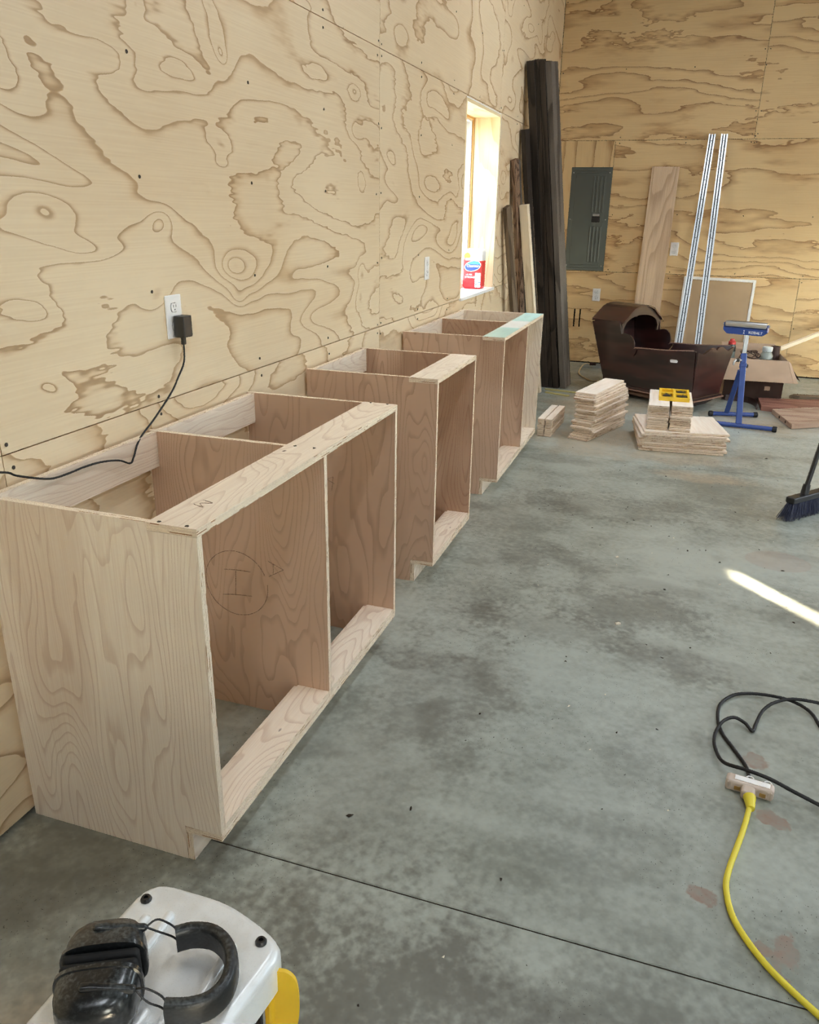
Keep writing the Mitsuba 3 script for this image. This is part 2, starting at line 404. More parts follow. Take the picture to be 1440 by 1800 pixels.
TH = 0.012
WIN = (5.318, 0.928, 6.285, 2.152)         # y0, z0, y1, z1 of the opening in the left wall
wl = struct('wall_left')
gapw = Polygon([(YN, -0.1), (YB, -0.1), (YB, ZC), (YN, ZC)]).difference(sbox(WIN[0] - .004, WIN[1] - .004, WIN[2] + .004, WIN[3] + .004))
put(wl, slab(gapw, 'x', -0.215, -TH - 0.001), 'dark_gap')
SEAMY = [-3.0, -1.07, 1.37, 3.812, 6.253, YB]
rows = [(0.012, 0.9385), (0.9415, 2.1655), (2.1685, 3.39), (3.393, ZC)]
for r, (za, zb) in enumerate(rows):
    for i, (ya, yb) in enumerate(zip(SEAMY[:-1], SEAMY[1:])):
        g = sbox(ya + 0.0012, za, yb - 0.0012, zb).difference(sbox(WIN[0], WIN[1], WIN[2], WIN[3]))
        for q in (g.geoms if hasattr(g, 'geoms') else [g]):
            if q.area < 1e-3: continue
            if r == 1 and i == 2: k, sd = 'ply_near', 0
            elif r == 1 and i == 3: k, sd = 'ply_wall', 0
            else: k, sd = 'ply_wall', 1 + r * 7 + i
            m = slab(q, 'x', -TH, 0, 0, sd)
            if r == 1 and i == 3:           # the centroid moved with the cut-out: keep the sheet's own middle as the origin of its grain
                cx, cy = q.centroid.coords[0]; uvn = m[2].copy(); w = uvn[:, 1] < 50; uvn[w, 0] += cx - 5.03; uvn[w, 1] += cy - 1.5535; m = (m[0], m[1], uvn)
            part(wl, 'plywood_sheet', m, k)

wb = struct('wall_back')
put(wb, chbox((-0.15, YB + TH + 0.001, -0.1), (XR + 0.1, YB + 0.12, ZC), 0.001), 'dark_gap')
PANEL = (0.186, 0.945, 0.584, 1.927)
SLOTS = sbox(0.325, 0.372, 0.340, 0.556).union(sbox(0.383, 0.372, 0.397, 0.556))
back = [((0.004, 0.012, 2.44, 0.9385), 0, 41), ((2.443, 0.012, XR, 0.9385), 0, 42), ((0.004, 0.9415, 0.584, 2.1655), 1, 43), ((0.587, 0.9415, 3.02, 2.1655), 0, 44), ((3.023, 0.9415, XR, 2.1655), 0, 45),
        ((0.004, 2.1685, 1.841, 3.39), 0, 46), ((1.844, 2.1685, 4.28, 3.39), 0, 47), ((4.283, 2.1685, XR, 3.39), 0, 48), ((0.004, 3.393, 2.44, ZC), 0, 49), ((2.443, 3.393, XR, ZC), 0, 50)]
for rect, gr, sd in back:
    q = sbox(*rect).difference(sbox(PANEL[0] + .004, PANEL[1] + .004, PANEL[2] + .0005, PANEL[3] - .004)).difference(SLOTS)
    for q in (q.geoms if hasattr(q, 'geoms') else [q]):
        part(wb, 'plywood_sheet', slab(q, 'y', YB, YB + TH, gr, sd), 'ply_back')

# walls out of the picture: windows and two added door leaves on the right, an opening behind the camera
wr = struct('wall_right')
q = sbox(YN, -0.1, YB, ZC).difference(sbox(2.6, 0.9, 4.4, 1.72)).difference(sbox(5.6, 0.9, 7.6, 1.72)).difference(sbox(-1.2, -0.01, 0.7, 2.48))
put(wr, slab(q, 'x', XR, XR + 0.14, 0, 60), 'ceiling_grey')
for k, (ya, yb) in enumerate(((-1.22, -0.43), (-0.28, 0.72))):  # added leaves, spaced so the gap between them cuts the sun sliver
    d = struct(f'added_door_{k + 1}')
    put(d, chbox((XR + 0.15, ya, 0.02), (XR + 0.19, yb, 2.53), 0.004), 'white_paint')
wn = struct('wall_near')
q = sbox(-0.145, -0.1, XR + 0.14, ZC).difference(sbox(3.3, 0.9, 4.7, 2.0))
put(wn, slab(q, 'y', YN - 0.14, YN, 0, 61), 'ceiling_grey')
ce = struct('ceiling')
put(ce, chbox((-0.2, YN - 0.2, ZC), (XR + 0.2, YB + 0.2, ZC + 0.1), 0.002), 'ceiling_grey')

# ceiling strip lamps
scene['lamp_lens_bsdf'] = {'type': 'diffuse', 'reflectance': {'type': 'rgb', 'value': [0.8, 0.8, 0.8]}}
for i, (lx, ly) in enumerate([(1.6, -1.2), (3.9, -1.2), (1.6, 2.3), (3.9, 2.3), (1.6, 5.8), (3.9, 5.8)]):
    lp = thing('strip_lamp', f"white ceiling strip lamp over the {('near wall', 'middle', 'back wall')[i // 2]} end, {'cabinet' if i % 2 == 0 else 'doorway'} side", 'lamp', 'strip lamps in rows on the ceiling')
    part(lp, 'housing', chbox((lx - .07, ly - .62, ZC - .05), (lx + .07, ly + .62, ZC - .001), .006), 'white_paint')
    k = part(lp, 'lens', chbox((lx - .055, ly - .6, ZC - .072), (lx + .055, ly + .6, ZC - .05), .008), 'lamp_lens_bsdf')
    scene[k]['emitter'] = {'type': 'area', 'radiance': {'type': 'rgb', 'value': [LAMP * 0.93, LAMP, LAMP * 1.08]}}

# ------------------------------------------------------------------ base cabinets
XB, XF, HC, PT = 0.012, 0.572, 0.876, 0.018
TOEH, TOED = 0.0998, 0.0996
SIDE = Polygon([(XB, 0.0), (XF - TOED, 0.0), (XF - TOED, TOEH), (XF, TOEH), (XF, HC - PT), (XF - .118, HC - PT), (XF - .118, HC), (XB, HC)])
SEED = [100]


def nseed():
    SEED[0] += 1; return SEED[0]


def cabinet(label, y0, y1, divs, seeds, strip_mat='birch', strip_label=None, nailer=False):
    t = thing('base_cabinet', label, 'cabinet', 'birch plywood cabinet carcasses along the left wall')
    for i, y in enumerate((y0, y1 - PT)):
        k = part(t, 'side_panel', slab(SIDE, 'y', y, y + PT, 1, seeds[i]), 'birch')
    bounds = [y0 + PT]
    for i, y in enumerate(divs):
        part(t, 'divider', slab(SIDE, 'y', y, y + PT, 1, seeds[2 + i]), 'birch')
        bounds += [y, y + PT]
    bounds.append(y1 - PT)
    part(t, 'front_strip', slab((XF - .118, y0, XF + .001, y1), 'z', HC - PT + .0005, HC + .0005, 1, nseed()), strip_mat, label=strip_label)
    part(t, 'toe_board', slab((y0 + .0005, 0.001, y1 - .0005, TOEH - .019), 'x', XF - TOED + .001, XF - TOED + PT, 0, nseed()), 'birch')
    part(t, 'lower_strip', slab((XF - TOED + .001, y0, XF, y1), 'z', TOEH - PT, TOEH - .001, 1, nseed()), 'birch')
    for a, b in zip(bounds[::2], bounds[1::2]):
        part(t, 'back_rail', slab((a + .0005, HC - .105, b - .0005, HC - .001), 'x', XB + .012, XB + .012 + PT, 0, nseed()), 'birch')
        part(t, 'bottom_rail', slab((XF - .105, a + .0005, XF - .001, b - .0005), 'z', TOEH + .001, TOEH + PT, 1, nseed()), 'birch')
        part(t, 'bottom_rail', slab((XF - .118, a + .0005, XF - .1056, b - .0005), 'z', TOEH - .006, TOEH + PT - .006, 1, nseed()), 'birch')
    return t


c1 = cabinet('longest birch plywood cabinet carcass, two open bays, nearest the camera', 1.2737, 2.4784, [1.889], [1, 202, 203])
c2 = cabinet('single-bay birch plywood cabinet carcass, the middle one of the row', 2.9453, 3.5487, [], [204, 205])
c3 = cabinet('two-bay birch plywood cabinet carcass with pale teal patches on its front strip, below the window', 4.1451, 5.3093, [4.785], [206, 7, 208], 'birch_patched', 'front strip washed with pale teal')
# marks and screws on the nearest cabinet
S1 = 'base_cabinet'
def pencil(parent, pts, r=0.0006, name='pencil_mark'):
    return part(parent, name, tube(spline(pts, 6), r, 5), 'pencil', smooth=True)
mat('pencil', C(112, 84, 66), 0.8, 0.1)
yd = 1.889 - 0.0004
circ = [(0.275 + 0.105 * math.cos(a), yd, 0.43 + 0.105 * math.sin(a)) for a in np.linspace(0.4, 6.4, 28)]
pencil(f'{S1}__divider', circ)
for a, b in (((.235, .47), (.325, .475)), ((.225, .385), (.325, .395)), ((.275, .47), (.27, .39))):
    pencil(f'{S1}__divider', [(a[0], yd, a[1]), ((a[0] + b[0]) / 2, yd, (a[1] + b[1]) / 2 + .002), (b[0], yd, b[1])])
for a, b in (((.385, .52), (.435, .50)), ((.435, .50), (.385, .47)), ((.402, .515), (.40, .478))):
    pencil(f'{S1}__divider', [(a[0], yd, a[1]), ((a[0] + b[0]) / 2, yd, (a[1] + b[1]) / 2), (b[0], yd, b[1])])
ye = 2.4784 - PT - 0.0004
for a, b in (((.30, .58), (.34, .60)), ((.34, .60), (.335, .55)), ((.31, .59), (.345, .575))):
    pencil(f'{S1}__side_panel_001', [(a[0], ye, a[1]), ((a[0] + b[0]) / 2, ye, (a[1] + b[1]) / 2), (b[0], ye, b[1])])
zs = HC + 0.001
pencil(f'{S1}__front_strip', [(.485, 1.40, zs), (.515, 1.39, zs), (.495, 1.41, zs), (.52, 1.42, zs), (.49, 1.43, zs)])
for (x, y) in ((.478, 1.284), (.545, 1.283), (.482, 1.898), (.54, 1.897), (.48, 2.469), (.54, 2.469)):
    part(S1, 'screw', cyl((x, y, HC - .002), (x, y, HC + .0016), .0042, 12), 'screw_dark')

# screw heads of the wall sheets: a few millimetres each
def screws(parent, pts, n):
    n = np.array(n, float); part(parent, 'screws', cat(*[cyl(np.array(p) - n * .004, np.array(p) + n * .0012, .005, 8) for p in pts]), 'screw_dark', kind='stuff')
P_ = []
for ya in np.arange(-1.07, 8.6, 0.61):
    e = abs((ya - 1.37) / 2.44 - round((ya - 1.37) / 2.44)) < 0.02
    for d in ((-.022, .022) if e else (0.0,)):
        for z in (.08, .50, .905, .965, 1.26, 1.56, 1.86, 2.14, 2.192, 2.55, 2.95, 3.36):
            yy = ya + d + RNG.normal(0, .006); zz = z + RNG.normal(0, .006)
            if not (WIN[0] - .01 < yy < WIN[2] + .01 and WIN[1] - .01 < zz < WIN[3] + .01): P_.append((0, yy, zz))
screws(wl, P_, (1, 0, 0))
P_ = []
for xa in np.arange(0.02, 3.4, 0.61):
    for z in (.08, .48, .905, .965, 1.5, 2.14, 2.195, 2.78, 3.36):
        xx = xa + RNG.normal(0, .006)
        if not (PANEL[0] - .01 < xx < PANEL[2] + .02 and PANEL[1] < z < PANEL[3]): P_.append((xx, YB, z + RNG.normal(0, .006)))
for z in (2.4, 2.9, 3.3, 2.21, 2.14): P_ += [(1.82, YB, z), (1.866, YB, z)]
screws(wb, P_, (0, -1, 0))

# ------------------------------------------------------------------ the window in the left wall
mat('jamb_pine', mikit.proc(grain_fn(C(244, 228, 188), C(222, 196, 146), 5.0, 0.25)), 0.5, 0.35)
mat('stop_pine', mikit.proc(grain_fn(C(226, 186, 122), C(196, 148, 84), 5.0, 0.3)), 0.5, 0.35)
mat('vinyl', C(242, 243, 243), 0.35, 0.5)
scene['pane_glass'] = {'type': 'thindielectric', 'int_ior': 1.5}
w1 = struct('window_1')
y0, z0, y1, z1 = WIN
put(w1, cat(slab((-.19, z0 + .02, 0.001, z1 - .02), 'y', y1 - .019, y1, 1, 300), slab((-.19, z0 + .02, 0.001, z1 - .02), 'y', y0, y0 + .019, 1, 301)), 'jamb_pine', uv=None)
part(w1, 'head_board', slab((-.19, y0, 0.001, y1), 'z', z1 - .0195, z1, 1, 302), 'jamb_pine')
part(w1, 'sill_board', slab((-.19, y0, 0.012, y1), 'z', z0, z0 + .0195, 1, 303), 'white_paint', label='white window sill')
part(w1, 'stop', slab((-.203, z0 + .02, -.191, z1 - .02), 'y', y1 - .034, y1 - .006, 1, 304), 'stop_pine')
part(w1, 'stop', slab((-.203, y0, -.191, y1), 'z', z1 - .034, z1 - .006, 1, 305), 'stop_pine')
fr = sbox(y0 + .002, z0 + .002, y1 - .002, z1 - .002).difference(sbox(y0 + .045, z0 + .045, y1 - .045, z1 - .045))
part(w1, 'vinyl_frame', slab(fr, 'x', -.29, -.204), 'vinyl')
zm = 1.545
for a, b, xx in ((z0 + .04, zm + .02, -.245), (zm - .02, z1 - .04, -.275)):
    sa = sbox(y0 + .04, a, y1 - .04, b)
    k = part(w1, 'sash', slab(sa.difference(sbox(y0 + .078, a + .04, y1 - .078, b - .04)), 'x', xx, xx + .026), 'vinyl')
    gm = np.array([[xx + .013, y, z] for y, z in ((y0 + .078, a + .04), (y1 - .078, a + .04), (y1 - .078, b - .04), (y0 + .078, b - .04))])
    part(k, 'pane', (gm, np.array([[0, 1, 2], [0, 2, 3]])), 'pane_glass')
# white edge of the sheet round the opening
part(w1, 'edge_trim', slab((-.012, z0, .002, z1), 'y', y1, y1 + .006, 1, 306), 'white_paint')
part(w1, 'edge_trim', slab((-.012, y0, .002, y1), 'z', z1, z1 + .006, 1, 307), 'white_paint')

# toilet paper pack on the sill
mat('film_red', C(204, 34, 40), 0.25, 0.6); mat('film_white', C(240, 240, 240), 0.25, 0.6); mat('film_blue', C(36, 70, 150), 0.3, 0.6); mat('film_green', C(176, 190, 60), 0.3, 0.6); mat('film_sky', C(70, 150, 205), 0.3, 0.6)
TP = thing('toilet_paper_pack', 'red and white plastic-wrapped toilet paper pack standing on the window sill', 'toilet paper')
tx0, tx1, ty, tz = -.178, -.028, 6.03, z0 + .0205
m = rbox((tx0, ty, tz), (tx1, ty + .12, tz + .285), .022); m = trimesh.Trimesh(*m).subdivide().subdivide()
v = np.array(m.vertices); v += (meshkit.fbm(v * 40, 2)[:, None] - .5) * .004 * np.array([1, 1, 0.0]); m.vertices = v
top = m.triangles_center[:, 2] > tz + .218 + 0.02 * np.sin(m.triangles_center[:, 0] * 22)
put(TP, (v, np.array(m.faces)[~top]), 'film_red', smooth=40)
part(TP, 'white_top', (v, np.array(m.faces)[top]), 'film_white', smooth=40, label='white upper wrapping')
ZUP = lambda o: frame(o, (1, 0, 0), (0, 0, 1), (0, -1, 0))
def flat_on(parent, name, poly, o, d, matn):
    return part(parent, name, xf(trimesh.creation.extrude_polygon(poly, d, engine='earcut'), ZUP(o)), matn)
el = Polygon([(.058 * math.cos(a), .034 * math.sin(a) + .010 * math.cos(a)) for a in np.linspace(0, 2 * math.pi, 40)[:-1]])
fy = ty - .0015
flat_on(TP, 'logo_rim', el.buffer(.005), (-.100, fy, tz + .165), .0015, 'film_white')
flat_on(TP, 'logo_badge', el, (-.100, fy - .001, tz + .165), .0015, 'film_blue')
flat_on(TP, 'logo_wave', el.intersection(sbox(-.06, .012, .06, .06)), (-.100, fy - .002, tz + .165), .0012, 'film_sky')
part(TP, 'lettering', xf(meshkit.text_mesh('Charmin', .0185, .001, True), ZUP((-.146, fy - .0045, tz + .157))), 'film_white')
part(TP, 'lettering', xf(meshkit.text_mesh('ULTRA', .011, .001, True), ZUP((-.150, fy, tz + .098))), 'film_white')
part(TP, 'lettering', xf(meshkit.text_mesh('STRONG', .014, .001, True), ZUP((-.160, fy, tz + .078))), 'film_white')
flat_on(TP, 'side_label', sbox(-.028, 0, .016, .105), (-.052, fy, tz + .012), .001, 'film_white')
part(TP, 'lettering', xf(meshkit.text_mesh('CLEAN', .009, .001, True), ZUP((-.076, fy - .0012, tz + .045))), 'film_blue')
part(TP, 'lettering', xf(meshkit.text_mesh('BETTER', .008, .001, True), ZUP((-.077, fy - .0012, tz + .030))), 'film_blue')
flat_on(TP, 'green_patch', Point(0, 0).buffer(.024).intersection(sbox(-.03, -.014, .03, .03)), (-.145, fy, tz + .235), .001, 'film_green')

# ------------------------------------------------------------------ outlets, switch, adapter and its cord
OX = Polygon([(.0165 * math.cos(a) if abs(math.cos(a)) < .98 else .0165 * np.sign(math.cos(a)), max(-.0125, min(.0125, .0165 * math.sin(a)))) for a in np.linspace(0, 2 * math.pi, 33)[:-1]])
def outlet(label, M, w=.079, h=.126):
    t = thing('wall_outlet', label, 'outlet', 'white outlets on the plywood walls')
    put(t, xf(chbox((-w / 2, -.006, -h / 2), (w / 2, 0.0, h / 2), .003), M), 'white_plastic')
    for zc in (.027, -.027):
        k = part(t, 'socket', xf(trimesh.creation.extrude_polygon(OX.buffer(0), .003, engine='earcut'), M @ ZUP((0, -.0055, zc))), 'white_plastic')
        part(k, 'rim', xf(trimesh.creation.extrude_polygon(OX.buffer(.0012).difference(OX), .0008, engine='earcut'), M @ ZUP((0, -.0056, zc))), 'screw_dark')
        for dx in (-.0062, .0062):
            part(k, 'slot', xf(chbox((dx - .001, -.0093, zc + .001), (dx + .001, -.0080, zc + .008), .0002), M), 'screw_dark')
        part(k, 'slot', xf(cyl((0, -.0093, zc - .006), (0, -.008, zc - .006), .0022, 10), M), 'screw_dark')
    part(t, 'plate_screw', xf(cyl((0, -.0072, 0), (0, -.0055, 0), .0032, 12), M), 'steel')
    return t
LW = lambda y, z: rotz(90, (0, y, z))
BW = lambda x, z: rotz(0, (x, YB, z))
o1 = outlet('white wall outlet with a black power adapter plugged in, above the nearest cabinet', LW(2.080, 1.178))
o2 = outlet('white wall outlet on the left wall, just before the window', LW(4.572, 1.180))
o3 = outlet('white wall outlet low on the back wall under the breaker panel', BW(.541, .708))
o4 = outlet('white wall outlet on the back wall beside the leaning plank', BW(1.257, 1.180))
AD = thing('power_adapter', 'black power adapter plugged into the outlet above the nearest cabinet', 'charger')
put(AD, rbox((.0095, 2.064, 1.119), (.046, 2.108, 1.182), .004), 'black_plastic', smooth=40)
part(AD, 'cable_plug', chbox((.019, 2.080, 1.096), (.031, 2.093, 1.1185), .002), 'black_plastic')
cordp = [(.025, 2.086, 1.097), (.026, 2.078, 1.045), (.03, 2.035, 1.005), (.032, 1.992, .968), (.034, 1.899, .912), (.04, 1.814, .872), (.056, 1.760, .836), (.062, 1.735, .826), (.058, 1.697, .844), (.052, 1.640, .856), (.05, 1.577, .861),
         (.05, 1.515, .861), (.052, 1.456, .866), (.055, 1.40, .885), (.06, 1.345, .908), (.06, 1.31, .926), (.06, 1.2, .95), (.055, 1.05, .9), (.05, .92, .6), (.06, .85, .2), (.09, .78, .004), (.12, .5, .004)]
part(AD, 'cord', tube(spline(cordp, 8), .0026, 8), 'black_rubber', smooth=True)

# ------------------------------------------------------------------ breaker panel
mat('panel_grey', C(80, 86, 82), 0.32, 0.5)
BP = thing('breaker_panel', 'grey metal breaker panel set in the back wall with embossed ribs', 'breaker panel')
px0, pz0, px1, pz1 = PANEL
put(BP, chbox((px0, YB - .006, pz0), (px1 + .002, YB + .008, pz1), .003), 'panel_grey')
d = part(BP, 'door', chbox((px0 + .048, YB - .011, pz0 + .055), (px1 - .048, YB - .0062, pz1 - .055), .003), 'panel_grey')
for k in range(4):
    x = px0 + .232 + k * .034
    part(d, 'rib', xf(rbox((x - .008, -.006, 1.505), (x + .008, .006, 1.845), .0055), frame((0, YB - .0125, 0), (1, 0, 0), (0, 1, 0), (0, 0, 1))), 'panel_grey', smooth=40)
    part(d, 'rib', xf(rbox((x - .008, -.006, 1.03), (x + .008, .006, 1.375), .0055), frame((0, YB - .0125, 0), (1, 0, 0), (0, 1, 0), (0, 0, 1))), 'panel_grey', smooth=40)
lt = part(d, 'latch', chbox((px0 + .238, YB - .016, 1.415), (px0 + .318, YB - .0112, 1.47), .002), 'black_plastic', label='black latch recess')
part(lt, 'catch_plate', chbox((px0 + .245, YB - .015, 1.472), (px0 + .312, YB - .0112, 1.495), .002), 'steel')
part(BP, 'rib', chbox((px0 + .02, YB - .0095, pz0 + .022), (px1 - .02, YB - .0055, pz0 + .036), .002), 'panel_grey')
part(BP, 'rib', chbox((px0 + .02, YB - .0095, pz1 - .036), (px1 - .02, YB - .0055, pz1 - .022), .002), 'panel_grey')
for (x, z) in ((px0 + .022, pz1 - .05), (px1 - .022, pz1 - .05), (px0 + .022, 1.44), (px1 - .022, 1.44), (px0 + .022, pz0 + .05), (px1 - .022, pz0 + .05)):
    part(BP, 'screw', lathe([(0, .005), (.003, .0045), (.0055, .002), (.0055, 0), (0, 0)], (x, YB - .006, z), (0, -1, 0), 12), 'steel', smooth=40)

# ------------------------------------------------------------------ boards leaning in the corner
mat('dark_wood', mikit.proc(grain_fn(C(58, 50, 44), C(24, 21, 19), 6.0, 0.6)), 0.5, 0.4)
mat('grey_wood', mikit.proc(grain_fn(C(104, 98, 92), C(62, 57, 53), 5.0, 0.6)), 0.65, 0.3)
mat('bark_wood', mikit.proc(grain_fn(C(150, 124, 102), C(70, 52, 42), 7.0, 0.7, None, 3.0, 14.0)), 0.8, 0.2)
mat('brown_wood', mikit.proc(grain_fn(C(110, 96, 80), C(70, 58, 46), 6.0, 0.5)), 0.75, 0.2)
mat('cream_wood', mikit.proc(grain_fn(C(230, 218, 194), C(200, 184, 156), 4.0, 0.35)), 0.65, 0.3)
mat('pale_wood', mikit.proc(grain_fn(C(206, 182, 154), C(176, 148, 120), 6.0, 0.5)), 0.6, 0.3)
LB = 'boards leaning in the corner'
def lean(label, a, b, w, t, wd, m, seed, name='leaning_board', cat_='board', group=LB):
    k = thing(name, label, cat_, group)
    put(k, plank(a, b, w, t, wd, seed), m); return k
wdy = (0.25, 1.0, 0)
for i, (bx, tx, by, ty_, zt, w, lab, mm) in enumerate([(.325, .062, 7.33, 7.06, 2.60, .062, 'near-black board at the left edge of the tall corner bundle', 'dark_wood'), (.378, .112, 7.325, 7.06, 2.61, .036, 'dark brown board second from the left in the tall corner bundle', 'dark_wood'),
                                      (.425, .156, 7.32, 7.06, 2.595, .044, 'black board third from the left in the tall corner bundle', 'dark_wood'), (.488, .203, 7.32, 7.06, 2.59, .046, 'grey-faced dark board at the right edge of the tall corner bundle', 'grey_wood')]):
    lean(lab, (bx, by, 0), (tx, ty_, zt), .15 - .01 * (i % 2), w, wdy, mm, 310 + i)
lean('long dark board leaning alone on the left wall, left of the tall bundle', (.246, 7.215, 0), (.040, 6.985, 2.11), .085, .038, wdy, 'dark_wood', 320)
lean('rough bark-edged board leaning on the left wall behind the cream board', (.138, 7.15, 0), (.029, 6.70, 1.87), .085, .030, wdy, 'bark_wood', 321)
lean('grey-brown stubby board nearest the window among the leaning boards', (.137, 6.95, 0), (.040, 6.46, 1.52), .08, .034, wdy, 'brown_wood', 322)
lean('cream sawn board with a notch, shortest of the leaning boards', (.288, 6.975, 0), (.106, 6.800, 1.545), .070, .050, (1, -0.2, 0), 'cream_wood', 323)
lean('thin slate-grey strip leaning just right of the bark-edged board', (.185, 7.22, 0), (.030, 6.83, 1.88), .03, .02, wdy, 'grey_wood', 324)

# plank, metal tracks and framed board on the back wall
lean('wide pale plank leaning on the back wall beside the breaker panel', (1.066, 8.40, 0), (1.087, 8.712, 1.925), .255, .019, (1, 0, 0), 'pale_wood', 330, 'leaning_plank', 'plank', None)
mat('groove_shade_grey', C(88, 94, 98), 0.6, 0.3)  # for bars that paint shade into the track grooves
mat('galvanised', C(206, 212, 216), 0.32, metallic=0.85)
CH = Polygon([(-.031, 0), (.031, 0), (.031, .030), (.017, .030), (.017, .006), (.006, .006), (.006, .026), (-.008, .026), (-.008, .006), (-.018, .006), (-.018, .030), (-.031, .030)])
for i, (a, b, lab) in enumerate([((1.412, 8.150, .004), (1.470, 8.690, 2.203), 'galvanised metal track leaning on the back wall, left of the pair'), ((1.596, 8.150, .004), (1.577, 8.690, 2.203), 'galvanised metal track leaning on the back wall, right of the pair')]):
    k = thing('metal_track', lab, 'metal track', 'pair of metal tracks on the back wall')
    a, b = np.array(a), np.array(b); z = unit(b - a); x = unit(np.array([1, 0, 0]) - z * z[0]); y = np.cross(x, z)
    m = trimesh.creation.extrude_polygon(CH, np.linalg.norm(b - a), engine='earcut')
    y = -np.cross(z, x); m = xf(m, frame(a, x, y, z)); m[0][:, 2] -= m[0][:, 2].min() - .001
    put(k, m, 'galvanised')
    for gx in (.0115, -.0130):
        part(k, 'groove_shade', ebar(a + x * gx + y * .0125 + z * .006 + np.array([0, 0, .004]), b + x * gx + y * .0125 - z * .004, .0092, .003, x, .0005), 'groove_shade_grey')  # thin grey bar laid in the groove as its painted shade
    for q in np.linspace(.12, .97, 12):
        c = a + (b - a) * q + y * .0265 + x * -.001 + np.array([0, 0, .004]); part(k, 'rivet', cyl(c - y * .001, c + y * .0016, .004, 8), 'screw_dark')
mat('board_tan', mikit.proc(lambda p, n, uv: mix(C(176, 152, 122), C(160, 136, 108), fbm(p.x * 6, p.z * 6, 1.0, 3))), 0.8, 0.2)
fb = thing('framed_board', 'tan pin board in a white frame standing against the back wall behind the metal tracks', 'board')
a, b = np.array([1.70, 8.53, .002]), np.array([1.72, 8.705, .922]); z = unit(b - a); x = unit(np.array([1, 0, 0]) - z * z[0]); y = np.cross(z, x); H_ = np.linalg.norm(b - a)
M = frame(a, x, y, z)
put(fb, xf(chbox((-.315, -.004, .01), (.315, .006, H_ - .01), .001), M), 'board_tan')
for n_, lo, hi in (('side', (-.335, -.012, 0), (-.308, .008, H_)), ('side', (.308, -.012, 0), (.335, .008, H_)), ('rail', (-.308, -.012, H_ - .027), (.308, .008, H_)), ('rail', (-.308, -.012, 0), (.308, .008, .027))):
    part(fb, 'frame_' + n_, xf(chbox(lo, hi, .003), M), 'white_paint')

# ------------------------------------------------------------------ cradle
mat('mahogany', mikit.proc(lambda p, n, uv: mix(C(50, 20, 17), C(24, 12, 12), smoothstep(.3, .75, fbm(p.x * 3, p.y * 3, p.z * 12, 3)))), 0.25, 0.6, clearcoat=1.0, clearcoat_gloss=0.9)
mat('mahogany_edge', C(120, 92, 78), 0.35, 0.5)
CR = thing('cradle', 'dark mahogany rocking cradle with an arched hood, on the floor before the back wall', 'cradle')
ce1 = np.array([-.8389, .5443, 0]); ce2 = np.array([.5443, .8389, 0])
CM = frame((1.575, 6.72, 0), ce1, ce2, (0, 0, 1))
ZB = .115
def cside(w0, sgn):
    """side board in (s, z), leaning outwards"""
    pts = [(0, ZB), (.885, ZB), (1.0, .625), (.712, .655), (.690, .552)]
    c = np.array([.648, .470]); r = .088
    pts += [tuple(c + r * np.array([math.cos(a), math.sin(a)])) for a in np.radians(np.linspace(62, 235, 16))]
    pts += [(.612, .388), (.590, .405), (.572, .432), (.555, .446), (.53, .45), (.25, .468), (.0, .497), (-.02, .497)]
    pg = Polygon(pts).buffer(0)
    slot = Point(.15, .395).buffer(.014).union(Point(.20, .392).buffer(.014)).convex_hull
    arc = Polygon([tuple(c + R_ * np.array([math.cos(a), math.sin(a)])) for R_, an in ((.118, np.linspace(25, 75, 8)), (.130, np.linspace(75, 25, 8))) for a in np.radians(180 + an - 25)]).buffer(0)
    pg = pg.difference(slot).difference(arc)
    v, f, uv = slab(pg, 'y', 0, .016)
    v = v.copy(); v[:, 1] += w0 + sgn * .085 * (v[:, 2] - ZB) / .5
    return (v, f)
part(CR, 'side_panel', xf(cside(0.0, -1), CM), 'mahogany'); part(CR, 'side_panel', xf(cside(.384, 1), CM), 'mahogany')
def edge_line(pts, w, r=.004):
    P = spline([(s, w - .085 * (z - ZB) / .5 if w < .2 else w + .085 * (z - ZB) / .5, z) for s, z in pts], 6); return xf(tube(P, r, 6), CM)
for w in (.008, .392):
    part(CR, 'rim_highlight', edge_line([(.612, .388), (.590, .405), (.572, .432), (.555, .446), (.53, .45), (.25, .468), (.0, .497)], w, .008), 'mahogany_edge', smooth=True, label='worn lighter rim')  # lighter tube puts the rim highlight into the colour
part(CR, 'hand_hole_liner', xf(chbox((.13, -.040, .375), (.22, -.034, .412), .001), CM), 'white_paint', label='pale patch behind the hand hole')
# foot board with two humps, head board, floor
def end_poly(hw0, hw1, zt, top):
    return Polygon([(.2 - hw0, ZB), (.2 + hw0, ZB)] + [(.2 + x * hw1, zt + h) for x, h in top])
fp = end_poly(.192, .255, .478, [(1, .012), (.85, .002), (.68, -.012), (.5, .008), (.3, .030), (.12, .030), (0, .008), (-.12, .030), (-.3, .030), (-.5, .008), (-.68, -.012), (-.85, .002), (-1, .012)])
v, f, _ = slab(fp.buffer(0), 'x', 0, .016); v = v.copy(); v[:, 0] -= .06 * (v[:, 2] - ZB) / .5; v[:, 0] += .002
part(CR, 'foot_board', xf((v, f), CM), 'mahogany')
hp = Polygon([(.2 - .192, ZB), (.2 + .192, ZB), (.2 + .268, .625), (.2 + .13, .738), (.2 - .13, .738), (.2 - .268, .625)])
v, f, _ = slab(hp, 'x', .868, .884); v = v.copy(); v[:, 0] += .105 * (v[:, 2] - ZB) / .5
part(CR, 'head_board', xf((v, f), CM), 'mahogany')
part(CR, 'floor_board', xf(chbox((-.02, -.012, ZB - .02), (.90, .412, ZB), .003), CM), 'mahogany', label='moulded bottom board')
part(CR, 'bottom_moulding', xf(chbox((-.035, -.025, ZB - .032), (.915, .425, ZB - .021), .004), CM), 'mahogany_edge')
